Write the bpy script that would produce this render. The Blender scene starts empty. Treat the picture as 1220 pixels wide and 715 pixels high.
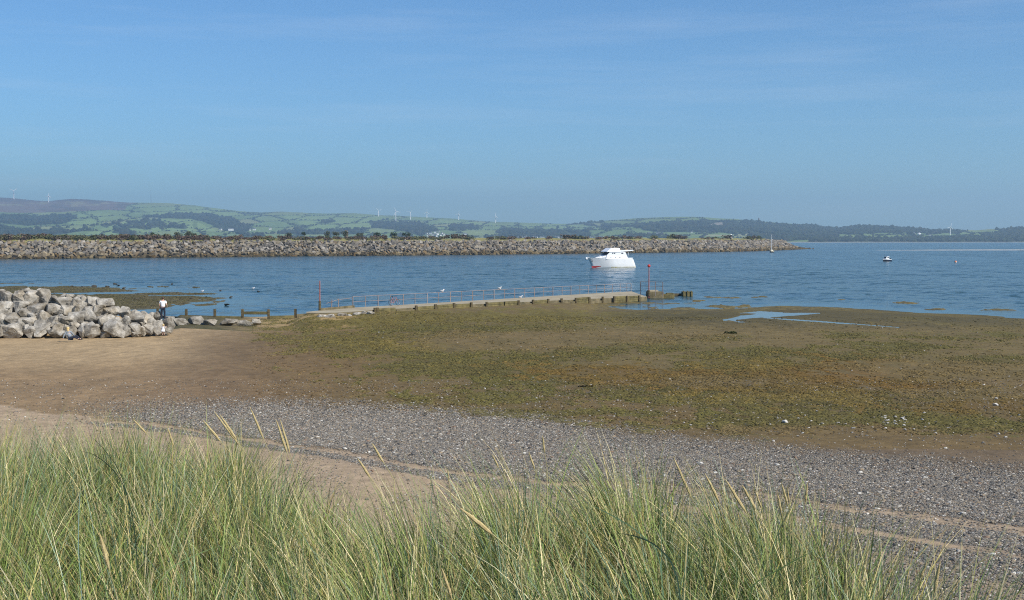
import bpy, bmesh, math, random
import numpy as np
from mathutils import Vector, Matrix, noise as mnoise

random.seed(7)
RNG = np.random.default_rng(11)
scene = bpy.context.scene
COL = scene.collection

# ------------------------------------------------------------------ camera
F, CX, CY, PITCH, CAMH = 1500.0, 610.0, 357.5, math.atan(72.0 / 1500.0), 8.0
cam_data = bpy.data.cameras.new('camera')
cam_data.sensor_width = 36.0
cam_data.lens = 36.0 * F / 1220.0
cam_data.clip_start = 0.05
cam_data.clip_end = 40000.0
cam = bpy.data.objects.new('camera', cam_data)
cam.location = (0, 0, CAMH)
cam.rotation_euler = (math.pi / 2 - PITCH, 0, 0)
COL.objects.link(cam)
scene.camera = cam

# ------------------------------------------------------------------ sky, sun, exposure
SUN_ELEV, SUN_AZ = math.radians(41), math.radians(127)      # azimuth clockwise from +Y
world = bpy.data.worlds.new('World')
scene.world = world
world.use_nodes = True
wn, wl = world.node_tree.nodes, world.node_tree.links
wn.clear()
sky = wn.new('ShaderNodeTexSky'); sky.sky_type = 'NISHITA'; sky.sun_disc = False
sky.sun_elevation = SUN_ELEV; sky.sun_rotation = SUN_AZ
sky.altitude = 0; sky.air_density = 1.0; sky.dust_density = 0.25; sky.ozone_density = 3.0
tc = wn.new('ShaderNodeTexCoord')
mp = wn.new('ShaderNodeMapping'); mp.inputs['Scale'].default_value = (1.6, 1.6, 22.0); mp.inputs['Rotation'].default_value = (0.02, 0.05, 0.3)
cn = wn.new('ShaderNodeTexNoise'); cn.inputs['Scale'].default_value = 2.3; cn.inputs['Detail'].default_value = 7; cn.inputs['Roughness'].default_value = 0.6
cr = wn.new('ShaderNodeValToRGB'); cr.color_ramp.elements[0].position = 0.5; cr.color_ramp.elements[1].position = 0.8
cr.color_ramp.elements[0].color = (0, 0, 0, 1); cr.color_ramp.elements[1].color = (0.14, 0.14, 0.14, 1)
mixc = wn.new('ShaderNodeMixRGB'); mixc.inputs[2].default_value = (7.5, 8.0, 8.6, 1)
tint = wn.new('ShaderNodeMixRGB'); tint.blend_type = 'MULTIPLY'; tint.inputs[0].default_value = 1.0; tint.inputs[2].default_value = (0.51, 0.79, 1.05, 1)
bg = wn.new('ShaderNodeBackground'); bg.inputs['Strength'].default_value = 0.093
wo = wn.new('ShaderNodeOutputWorld')
wl.new(tc.outputs['Generated'], mp.inputs['Vector']); wl.new(mp.outputs['Vector'], cn.inputs['Vector'])
wl.new(cn.outputs['Fac'], cr.inputs['Fac']); wl.new(cr.outputs['Color'], mixc.inputs[0])
wl.new(sky.outputs['Color'], tint.inputs[1]); wl.new(tint.outputs[0], mixc.inputs[1]); wl.new(mixc.outputs[0], bg.inputs['Color']); wl.new(bg.outputs[0], wo.inputs['Surface'])

sun_data = bpy.data.lights.new('sun', 'SUN')
sun_data.energy = 4.7; sun_data.angle = math.radians(0.53); sun_data.color = (1.0, 0.945, 0.86)
sun = bpy.data.objects.new('sun', sun_data)
sd = Vector((math.sin(SUN_AZ) * math.cos(SUN_ELEV), math.cos(SUN_AZ) * math.cos(SUN_ELEV), math.sin(SUN_ELEV)))
sun.rotation_euler = sd.to_track_quat('Z', 'Y').to_euler()
sun.location = (60, -40, 90)
COL.objects.link(sun)

scene.view_settings.view_transform = 'Standard'
scene.view_settings.look = 'None'
scene.view_settings.exposure = 0.33
scene.view_settings.gamma = 1.0
scene.view_settings.use_curve_mapping = False
scene.cycles.filter_width = 1.1
scene.cycles.use_denoising = False
scene.cycles.max_bounces = 6
scene.cycles.volume_bounces = 0
scene.cycles.caustics_reflective = False
scene.cycles.caustics_refractive = False

HAZE_DENSITY = 1.4e-4
ALB = 0.72                                                   # sunlit sRGB -> albedo factor

# ------------------------------------------------------------------ helpers
def lin(r, g, b):
    f = lambda c: (c / 12.92 if c <= 0.04045 else ((c + 0.055) / 1.055) ** 2.4)
    return (f(r / 255), f(g / 255), f(b / 255))

def alb(r, g, b, k=ALB):
    c = lin(r, g, b)
    return np.array([c[0] * k, c[1] * k, c[2] * k])

CP, SP = math.cos(PITCH), math.sin(PITCH)
def ray(px, py):
    x, y = (px - CX) / F, -(py - CY) / F
    return (x, CP + y * SP, -SP + y * CP)
def at(px, py, z):
    d = ray(px, py); k = (z - CAMH) / d[2]
    return Vector((d[0] * k, d[1] * k, z))
def at_y(px, py, Y):
    d = ray(px, py); k = Y / d[1]
    return Vector((d[0] * k, Y, CAMH + d[2] * k))
def proj(X, Y, Z):
    dz = Z - CAMH
    f = Y * CP - dz * SP
    u = Y * SP + dz * CP
    return CX + F * X / f, CY - F * u / f

def hash2(ix, iy, s):
    h = (ix.astype(np.int64) * 374761393 + iy.astype(np.int64) * 668265263 + s * 974634777) & 0xFFFFFFFF
    h = ((h ^ (h >> 13)) * 1274126177) & 0xFFFFFFFF
    h = h ^ (h >> 16)
    return (h & 0xFFFFFF) / float(0xFFFFFF)
def vnoise(x, y, s=0):
    ix, iy = np.floor(x), np.floor(y)
    fx, fy = x - ix, y - iy
    fx = fx * fx * (3 - 2 * fx); fy = fy * fy * (3 - 2 * fy)
    ix = ix.astype(np.int64); iy = iy.astype(np.int64)
    a = hash2(ix, iy, s); b = hash2(ix + 1, iy, s); c = hash2(ix, iy + 1, s); d = hash2(ix + 1, iy + 1, s)
    return (a + (b - a) * fx) * (1 - fy) + (c + (d - c) * fx) * fy
def fbm(x, y, octv=4, s=0):
    t, a, tot = 0, 1.0, 0
    for k in range(octv):
        t = t + a * vnoise(x * 2 ** k + 17.3 * k, y * 2 ** k + 5.1 * k, s + k); tot += a; a *= 0.55
    return t / tot
def sstep(a, b, x):
    t = np.clip((x - a) / (b - a), 0, 1)
    return t * t * (3 - 2 * t)

def raw_mesh(name, V, Fc, smooth=False, mats=(), midx=None):
    """V (n,3), Fc (m,k) uniform polygon size or list of arrays"""
    me = bpy.data.meshes.new(name)
    V = np.asarray(V, dtype=np.float32)
    if not isinstance(Fc, list): Fc = [Fc]
    Fc = [np.asarray(f, dtype=np.int32) for f in Fc if len(f)]
    loops = np.concatenate([f.ravel() for f in Fc]); sizes = np.concatenate([np.full(len(f), f.shape[1], dtype=np.int32) for f in Fc])
    starts = np.concatenate([[0], np.cumsum(sizes)[:-1]]).astype(np.int32)
    me.vertices.add(len(V)); me.vertices.foreach_set('co', V.ravel())
    me.loops.add(len(loops)); me.loops.foreach_set('vertex_index', loops)
    me.polygons.add(len(sizes)); me.polygons.foreach_set('loop_start', starts); me.polygons.foreach_set('loop_total', sizes)
    if midx is not None: me.polygons.foreach_set('material_index', np.asarray(midx, dtype=np.int32))
    me.polygons.foreach_set('use_smooth', np.full(len(sizes), smooth, dtype=bool))
    for m in mats: me.materials.append(m)
    me.update(calc_edges=True); me.validate()
    return me
def add_col(me, name, C):
    a = me.color_attributes.new(name, 'FLOAT_COLOR', 'POINT')
    C = np.asarray(C, dtype=np.float32)
    if C.shape[1] == 3: C = np.concatenate([C, np.ones((len(C), 1), np.float32)], 1)
    a.data.foreach_set('color', C.ravel())
def add_f(me, name, A):
    a = me.attributes.new(name, 'FLOAT', 'POINT'); a.data.foreach_set('value', np.asarray(A, dtype=np.float32))

def tag(o, label=None, cat=None, group=None, kind=None):
    if label: o['label'] = label
    if cat: o['category'] = cat
    if group: o['group'] = group
    if kind: o['kind'] = kind
    return o
def link(name, me, parent=None, loc=None, rot=None):
    o = bpy.data.objects.new(name, me); COL.objects.link(o)
    if parent: o.parent = parent
    if loc is not None: o.location = loc
    if rot is not None: o.rotation_euler = rot
    return o
def empty(name, loc, rz=0.0):
    o = bpy.data.objects.new(name, None); o.empty_display_size = 0.3
    COL.objects.link(o); o.location = loc; o.rotation_euler = (0, 0, rz)
    return o
def copy_tree(o, parent=None):
    c = o.copy(); COL.objects.link(c)
    if parent: c.parent = parent
    for ch in list(o.children): copy_tree(ch, c)
    return c

class MB:
    """collects shapes, links them as one mesh object"""
    def __init__(s): s.v, s.f = [], []
    def add(s, V, Fs):
        n = len(s.v); s.v += [tuple(p) for p in V]; s.f += [[i + n for i in f] for f in Fs]
    def box(s, c, size, rz=0, rx=0, ry=0, taper=1.0):
        m = Matrix.Translation(c) @ Matrix.Rotation(rz, 4, 'Z') @ Matrix.Rotation(ry, 4, 'Y') @ Matrix.Rotation(rx, 4, 'X')
        x, y, z = size[0] / 2, size[1] / 2, size[2] / 2
        V = [(-x, -y, -z), (x, -y, -z), (x, y, -z), (-x, y, -z), (-x * taper, -y * taper, z), (x * taper, -y * taper, z), (x * taper, y * taper, z), (-x * taper, y * taper, z)]
        s.add([m @ Vector(p) for p in V], [(3, 2, 1, 0), (4, 5, 6, 7), (0, 1, 5, 4), (1, 2, 6, 5), (2, 3, 7, 6), (3, 0, 4, 7)])
    def tube(s, pts, r, n=8, cap=True):
        pts = [Vector(p) for p in pts]
        rs = r if isinstance(r, (list, tuple)) else [r] * len(pts)
        V, Fs = [], []
        for i, p in enumerate(pts):
            d = (pts[min(i + 1, len(pts) - 1)] - pts[max(i - 1, 0)]).normalized()
            u = d.orthogonal().normalized() if abs(d.z) < .99 else Vector((1, 0, 0))
            if abs(d.z) < .99: u = d.cross(Vector((0, 0, 1))).normalized()
            w = d.cross(u).normalized()
            for k in range(n):
                a = 2 * math.pi * k / n
                V.append(p + (u * math.cos(a) + w * math.sin(a)) * rs[i])
        for i in range(len(pts) - 1):
            for k in range(n):
                Fs.append((i * n + k, i * n + (k + 1) % n, (i + 1) * n + (k + 1) % n, (i + 1) * n + k))
        if cap:
            Fs.append(tuple(reversed(range(n)))); Fs.append(tuple(range((len(pts) - 1) * n, len(pts) * n)))
        s.add(V, Fs)
    def ball(s, c, r, nu=12, nv=8, sc=(1, 1, 1)):
        V, Fs = [], []
        for j in range(nv + 1):
            th = math.pi * j / nv
            for i in range(nu):
                a = 2 * math.pi * i / nu
                V.append((c[0] + r * sc[0] * math.sin(th) * math.cos(a), c[1] + r * sc[1] * math.sin(th) * math.sin(a), c[2] + r * sc[2] * math.cos(th)))
        for j in range(nv):
            for i in range(nu):
                Fs.append((j * nu + i, (j + 1) * nu + i, (j + 1) * nu + (i + 1) % nu, j * nu + (i + 1) % nu))
        s.add(V, Fs)
    def prism(s, poly, z0, z1):
        n = len(poly)
        V = [(p[0], p[1], z0) for p in poly] + [(p[0], p[1], z1) for p in poly]
        s.add(V, [tuple(reversed(range(n))), tuple(range(n, 2 * n))] + [(i, (i + 1) % n, n + (i + 1) % n, n + i) for i in range(n)])
    def torus(s, c, R, r, axis='Y', n=24, m=6):
        V, Fs = [], []
        for i in range(n):
            a = 2 * math.pi * i / n
            for k in range(m):
                b = 2 * math.pi * k / m
                x, z, y = (R + r * math.cos(b)) * math.cos(a), (R + r * math.cos(b)) * math.sin(a), r * math.sin(b)
                V.append((c[0] + x, c[1] + y, c[2] + z))
        for i in range(n):
            for k in range(m):
                Fs.append((i * m + k, i * m + (k + 1) % m, ((i + 1) % n) * m + (k + 1) % m, ((i + 1) % n) * m + k))
        s.add(V, Fs)
    def build(s, name, mat, parent=None, smooth=False, loc=None, bevel=0.0, rot=None):
        me = bpy.data.meshes.new(name)
        me.from_pydata(s.v, [], s.f)
        bm = bmesh.new(); bm.from_mesh(me)
        bmesh.ops.remove_doubles(bm, verts=bm.verts, dist=1e-5)
        bmesh.ops.recalc_face_normals(bm, faces=bm.faces)
        if bevel: bmesh.ops.bevel(bm, geom=[e for e in bm.edges if e.is_manifold and e.calc_face_angle(0) > 0.5], offset=bevel, segments=2, affect='EDGES', profile=0.6)
        if smooth:
            for f in bm.faces: f.smooth = True
        bm.to_mesh(me); bm.free()
        for m in (mat if isinstance(mat, (list, tuple)) else [mat]): me.materials.append(m)
        return link(name, me, parent, loc, rot)

# ------------------------------------------------------------------ materials
MATS = {}
def new_mat(name):
    m = bpy.data.materials.new(name); m.use_nodes = True
    n = m.node_tree.nodes; p = n['Principled BSDF']
    return m, n, m.node_tree.links, p
def ramp(n, stops):
    r = n.new('ShaderNodeValToRGB'); e = r.color_ramp.elements
    e[0].position, e[0].color = stops[0][0], (*stops[0][1], 1)
    e[1].position, e[1].color = stops[-1][0], (*stops[-1][1], 1)
    for s in stops[1:-1]:
        k = e.new(s[0]); k.color = (*s[1], 1)
    return r
def tex(n, l, scale, detail=4, rough=0.55, coord='Object', stretch=None):
    t = n.new('ShaderNodeTexCoord'); x = n.new('ShaderNodeTexNoise')
    x.inputs['Scale'].default_value = scale; x.inputs['Detail'].default_value = detail; x.inputs['Roughness'].default_value = rough
    if stretch:
        mpn = n.new('ShaderNodeMapping'); mpn.inputs['Scale'].default_value = stretch
        l.new(t.outputs[coord], mpn.inputs['Vector']); l.new(mpn.outputs['Vector'], x.inputs['Vector'])
    else: l.new(t.outputs[coord], x.inputs['Vector'])
    return x
def mat_noise(name, c1, c2, scale=3, rough=0.8, bump=0.2, bdist=0.02, spec=0.3, metal=0.0, bscale=None, p0=0.3, p1=0.7, stretch=None, vary=0.0):
    if name in MATS: return MATS[name]
    m, n, l, p = new_mat(name)
    x = tex(n, l, scale, 6, stretch=stretch)
    r = ramp(n, [(p0, tuple(c1)), (p1, tuple(c2))]); l.new(x.outputs['Fac'], r.inputs['Fac'])
    out = r.outputs['Color']
    if vary:
        oi = n.new('ShaderNodeObjectInfo'); mr = n.new('ShaderNodeMapRange'); mr.inputs[3].default_value = 1 - vary; mr.inputs[4].default_value = 1 + vary
        l.new(oi.outputs['Random'], mr.inputs[0])
        mx = n.new('ShaderNodeVectorMath'); mx.operation = 'SCALE'; l.new(out, mx.inputs[0]); l.new(mr.outputs[0], mx.inputs['Scale']); out = mx.outputs[0]
    l.new(out, p.inputs['Base Color'])
    p.inputs['Roughness'].default_value = rough; p.inputs['Specular IOR Level'].default_value = spec; p.inputs['Metallic'].default_value = metal
    if bump:
        y = tex(n, l, bscale or scale * 4, 5)
        b = n.new('ShaderNodeBump'); b.inputs['Strength'].default_value = bump; b.inputs['Distance'].default_value = bdist
        l.new(y.outputs['Fac'], b.inputs['Height']); l.new(b.outputs[0], p.inputs['Normal'])
    MATS[name] = m
    return m
def mat_attr(name, attr, rough=0.9, nscale=8, namp=0.35, bump=0.4, bdist=0.03, bscale=20, spec=0.2, coord='Object'):
    m, n, l, p = new_mat(name)
    a = n.new('ShaderNodeAttribute'); a.attribute_name = attr
    x = tex(n, l, nscale, 6, 0.6, coord)
    mr = n.new('ShaderNodeMapRange'); mr.inputs[1].default_value = 0.25; mr.inputs[2].default_value = 0.75; mr.inputs[3].default_value = 1 - namp; mr.inputs[4].default_value = 1 + namp
    l.new(x.outputs['Fac'], mr.inputs[0])
    mx = n.new('ShaderNodeVectorMath'); mx.operation = 'SCALE'; l.new(a.outputs['Color'], mx.inputs[0]); l.new(mr.outputs[0], mx.inputs['Scale'])
    l.new(mx.outputs[0], p.inputs['Base Color'])
    p.inputs['Roughness'].default_value = rough; p.inputs['Specular IOR Level'].default_value = spec
    y = tex(n, l, bscale, 5, 0.6, coord)
    b = n.new('ShaderNodeBump'); b.inputs['Strength'].default_value = bump; b.inputs['Distance'].default_value = bdist
    l.new(y.outputs['Fac'], b.inputs['Height']); l.new(b.outputs[0], p.inputs['Normal'])
    MATS[name] = m
    return m

M_concrete = mat_noise('pale_concrete', alb(166, 152, 124), alb(196, 184, 156), 0.5, 0.9, 0.3)
M_stained = mat_noise('weed_stained_concrete', alb(92, 86, 62), alb(150, 136, 104), 1.4, 0.9, 0.6, 0.05)
M_timber = mat_noise('weathered_timber', alb(74, 66, 48), alb(128, 114, 82), 2.0, 0.9, 0.5, 0.03, stretch=(1, 1, 6))
M_weedtimber = mat_noise('weedy_timber', alb(92, 86, 56), alb(146, 134, 88), 1.6, 0.9, 0.6, 0.05)
M_rail = mat_noise('rusty_rail_paint', alb(140, 120, 114), alb(184, 172, 164), 2.0, 0.7, 0.2)
M_redpole = mat_noise('faded_red_paint', alb(172, 100, 94), alb(200, 138, 130), 3.0, 0.6, 0.1)
M_redball = mat_noise('red_topmark_paint', alb(205, 50, 45), alb(220, 80, 66), 3.0, 0.45, 0.0)
M_gel = mat_noise('white_gelcoat', (.70, .71, .72), (.77, .78, .78), 0.8, 0.25, 0.0, spec=0.5)
M_canvas = mat_noise('white_roof_paint', (.78, .80, .84), (.84, .86, .88), 1.5, 0.5, 0.05)
M_antifoul = mat_noise('red_bottom_paint', (.42, .03, .03), (.55, .07, .06), 2.0, 0.6, 0.1)
M_stain = mat_noise('yellow_waterline_stain', (.52, .44, .18), (.75, .70, .52), 0.9, 0.6, 0.1, p0=.4, p1=.65)
M_glass = mat_noise('dark_window_glass', (.008, .010, .014), (.02, .024, .03), 1.0, 0.08, 0.0, spec=0.6)
M_chrome = mat_noise('stainless_rail', (.5, .5, .5), (.65, .65, .65), 4.0, 0.3, 0.0, metal=0.9)
M_navy = mat_noise('navy_hull', (.008, .012, .030), (.015, .022, .045), 2.0, 0.3, 0.0, spec=0.5)
M_cream = mat_noise('cream_paint', (.68, .62, .45), (.76, .70, .55), 2.0, 0.5, 0.0)
M_black = mat_noise('black_rubber', (.012, .012, .012), (.025, .025, .025), 6.0, 0.6, 0.1)
M_orange = mat_noise('orange_buoy_paint', (.75, .20, .07), (.8, .30, .14), 3.0, 0.5, 0.0)
M_white = mat_noise('white_paint', (.72, .72, .70), (.82, .82, .80), 0.7, 0.6, 0.0)
M_turbine = mat_noise('pale_turbine_paint', (.80, .80, .80), (.88, .88, .88), 0.05, 0.5, 0.0)
M_slate = mat_noise('grey_slate', (.06, .065, .075), (.13, .13, .14), 0.3, 0.8, 0.1, vary=0.3)
M_render = mat_noise('pale_house_render', (.60, .57, .52), (.78, .76, .72), 0.15, 0.9, 0.0, vary=0.18)
M_stone = mat_noise('dull_ruin_stone', (.14, .12, .10), (.24, .20, .17), 1.0, 0.95, 0.4)
M_skin = mat_noise('skin', (.52, .31, .22), (.60, .38, .28), 8.0, 0.5, 0.0)
M_tee = mat_noise('white_cotton', (.78, .79, .82), (.85, .86, .88), 14.0, 0.9, 0.15, 0.01)
M_jeans = mat_noise('dark_denim', (.014, .017, .030), (.03, .036, .055), 14.0, 0.9, 0.15, 0.01)
M_greytop = mat_noise('blue_grey_knit', (.20, .235, .27), (.29, .32, .35), 16.0, 0.95, 0.3, 0.01)
M_blonde = mat_noise('blonde_hair', (.50, .36, .15), (.68, .52, .26), 20.0, 0.6, 0.3, 0.01)
M_brownhair = mat_noise('brown_hair', (.05, .028, .018), (.10, .055, .035), 20.0, 0.6, 0.3, 0.01)
M_paleshoe = mat_noise('pale_shoe', (.6, .57, .52), (.7, .68, .62), 9.0, 0.7, 0.0)
M_darkshoe = mat_noise('dark_shoe', (.03, .03, .03), (.06, .055, .05), 9.0, 0.7, 0.0)
M_gull = mat_noise('gull_white', (.75, .75, .74), (.82, .82, .82), 9.0, 0.8, 0.0)
M_gullgrey = mat_noise('gull_grey', (.30, .31, .33), (.38, .39, .40), 9.0, 0.8, 0.0)
M_weed = mat_noise('dark_green_weed', (.030, .036, .012), (.075, .08, .025), 5.0, 0.7, 0.6, 0.05)
M_wetrock = mat_noise('dark_wet_rock', (.025, .022, .015), (.085, .07, .045), 3.0, 0.55, 0.6, 0.05)
M_palestone = mat_noise('pale_loose_stone', (.26, .24, .21), (.48, .46, .42), 2.0, 0.85, 0.4, 0.02, vary=0.4)

# ------------------------------------------------------------------ ground height and zones
def edge_of(X):       # dune edge: distance in front of the camera where the dune drops to the beach
    return np.interp(X, [-30, -8, -3.9, -2.3, -1.5, -0.8, -0.4, -0.05, 0.27, 0.66, 1.13, 1.50, 1.66, 1.85, 2.4, 4, 8],
                     [10.5, 10, 9.5, 9.5, 8.2, 6.4, 6.0, 7.1, 8.2, 7.6, 6.9, 6.1, 5.1, 3.9, 1.5, -2, -6])
SHORE_PX = [-400, -100, 160, 250, 350, 378, 400, 480, 560, 640, 700, 760, 860, 900, 930, 1000, 1100, 1220, 1350, 1700]
SHORE_ROW = [378, 378, 379, 378, 377, 373.5, 371, 366.5, 362.5, 359, 365, 370.5, 368.5, 366, 364, 366, 372, 379, 386, 400]
def mound(px):        # top row of the boulder pile
    return np.interp(px, [-200, 0, 15, 28, 45, 60, 85, 108, 118, 130, 140, 150, 165, 180, 190, 200, 206], [352, 348, 347, 346, 347, 353, 354, 358, 360, 364, 368, 370, 374, 375, 378, 390, 402])

def pool_mask(X, Y):       # tidal pool on the mud and its outflow
    i0, j0 = proj(X, Y, .3)
    def pool(pts):
        best = np.full_like(X, 9e9)
        for (a, ra, wa), (b, rb, wb) in zip(pts[:-1], pts[1:]):
            t = np.clip((i0 - a) / (b - a if abs(b - a) > 1e-3 else 1e-3), 0, 1)
            inside = (i0 >= min(a, b) - 3) & (i0 <= max(a, b) + 3)
            d = np.abs(j0 - (ra + (rb - ra) * t)) / (wa + (wb - wa) * t)
            best = np.minimum(best, np.where(inside, d, 9e9))
        return sstep(1.45, .95, best + (fbm(X / 3, Y / 5, 3, 8) - .5) * .9)
    w = np.maximum(pool([(864, 380.6, 1.3), (885, 377, 2.5), (912, 374.4, 2.7), (940, 373.4, 2.0), (974, 371.6, .8)]), pool([(884, 370.8, .7), (905, 370.2, 1.5), (930, 372.3, 1.6)]))
    w = np.maximum(w, pool([(868, 380, 1.0), (882, 383.4, .7), (890, 384.2, .4)]))
    return np.maximum(w, pool([(912, 378, .8), (945, 381, 1.0), (1000, 385.2, .95), (1040, 388.3, .85), (1068, 390.3, .6)]))
def ground_height(X, Y, pools=True):
    px, row0 = proj(X, Y, np.interp(Y, [14, 30, 60, 100], [2.3, 1.5, .9, .6]))
    ys = np.interp(px, SHORE_PX, [at(p, r, 0).y for p, r in zip(SHORE_PX, SHORE_ROW)])
    ys = ys + (fbm(X / 6, Y / 6, 4, 3) - .5) * 9 * sstep(560, 760, px)
    beach = np.interp(Y, [0, 14, 20, 30, 45, 60, 90, 400], [3.0, 2.5, 2.1, 1.6, 1.12, .9, .74, .74])
    far = np.clip((ys - Y) / np.maximum(ys - 60, 8), -1.2, 1)
    sand_left = sstep(330, 190, px)                           # sand keeps its level up to the pile on the left
    flat = np.where(far > 0, .9 * far ** 0.9, far * 1.3)
    flat_left = np.where(Y < 93, .9, .9 - (Y - 93) * np.interp(px, [195, 215], [.045, .016]))
    flat_left = np.minimum(flat_left, np.where(far > 0, .35 + far * 3, far * 1.3))
    h = np.where(Y < 60, beach, np.minimum(beach, flat * (1 - sand_left) + flat_left * sand_left))
    # weed covered mud banks beyond the pile
    i0, j0 = proj(X, Y, 0.0)
    def bank(cx, cy, rx, ry, top=.12):
        q = 1 - ((i0 - cx) / rx) ** 2 - ((j0 - cy) / ry) ** 2 + ((fbm(X / 2.2, Y / 5, 5, 21) - .5) * 1.7 if rx > 45 else (fbm(X / 1.1, Y / 3, 5, 21) - .5) * 8.5)
        return np.where(q > -2, np.clip(q, -1, .6) * top, -9)
    for b in [(40, 345.5, 120, 4.2), (-80, 352, 160, 11), (95, 359.5, 155, 9.4), (205, 350.2, 48, 1.3), (10, 337.4, 42, .6), (215, 355, 55, 2.0)]:
        h = np.maximum(h, bank(*b))
    for b in [(895, 354.3, 14, 1.3, .1), (880, 354.5, 22, .7, .08), (830, 357.6, 7, 1.6, .1), (775, 366, 8, 2.0, .1), (860, 366.3, 14, 2.4, .12), (885, 365, 6, 2.2, .1), (800, 362, 24, .7, .06), (735, 361, 40, 1.0, .06),
              (700, 364, 38, 1.9, .1), (845, 354, 10, .8, .07), (1083, 361, 12, 1.0, .08), (1115, 368.5, 9, .9, .08), (1190, 369.4, 14, .9, .08), (818, 367.3, 16, .7, .06), (1003, 357, 4, .5, .05), (228, 342.8, 7, .6, .08), (150, 335.6, 5, .6, .08), (123, 337.2, 8, .6, .08), (190, 342, 14, .6, .06)]:
        h = np.maximum(h, bank(*b))
    # mud banked up against the jetty, shelving towards its seaward end
    nr_ = np.interp(px, [330, 365, 392, 420, 447, 495, 540, 579, 617, 652, 685, 717, 745, 771], [374, 373.0, 373.2, 371.6, 369.2, 366.6, 363.6, 362.0, 360.2, 358.4, 357.0, 355.6, 354.6, 353.6])
    tk = np.interp(px, [330, 365, 421, 470, 600, 700, 771], [1, 1.3, 4.6, 4.2, 4.6, 6, 6])
    j1 = proj(X, Y, 1.0)[1]
    wj = sstep(16, 2.0, j1 - nr_) * sstep(-tk, -tk * .3, j1 - nr_) * sstep(325, 372, px) * sstep(740, 690, px)
    tj = np.interp(px, [330, 375, 440, 470, 540, 650, 690, 730], [.75, .9, .82, .72, .66, .55, .3, .0])
    h = np.maximum(h, tj * wj - 2 * (1 - np.clip(wj * 3, 0, 1)))
    if pools: h = h - .11 * pool_mask(X, Y)
    # low rubble bed under the boulder pile
    zt = CAMH - (mound(px) - 285.5) / 1500 * np.maximum(Y, 60)
    pile = sstep(92.4, 97.0, Y - 2.5 * sstep(120, 200, px)) * sstep(110, 103, Y) * sstep(206, 196, px) * (Y > 80)
    h = h + np.clip(zt - .55 - h, 0, 4) * pile
    # dune in the foreground
    s = Y - edge_of(X)
    dune = 6.25 - .04 * Y + (fbm(X / 1.4, Y / 1.4, 3, 40) - .5) * .25
    fall = np.where(s > 0, .62 * s * s / (s + .6), 0)
    dz = dune - fall
    k = .5
    hm = np.maximum(h, dz) + k * .25 * np.clip(1 - np.abs(h - dz) / k, 0, 1) ** 2
    h = np.where(Y < 25, hm, h)
    h = h + (fbm(X / 2.2, Y / 2.2, 3, 60) - .5) * .07 * sstep(125, 60, Y) + (fbm(X / 9, Y / 14, 3, 61) - .5) * .12 * sstep(145, 80, Y) * sstep(14, 22, Y)
    return h

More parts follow.
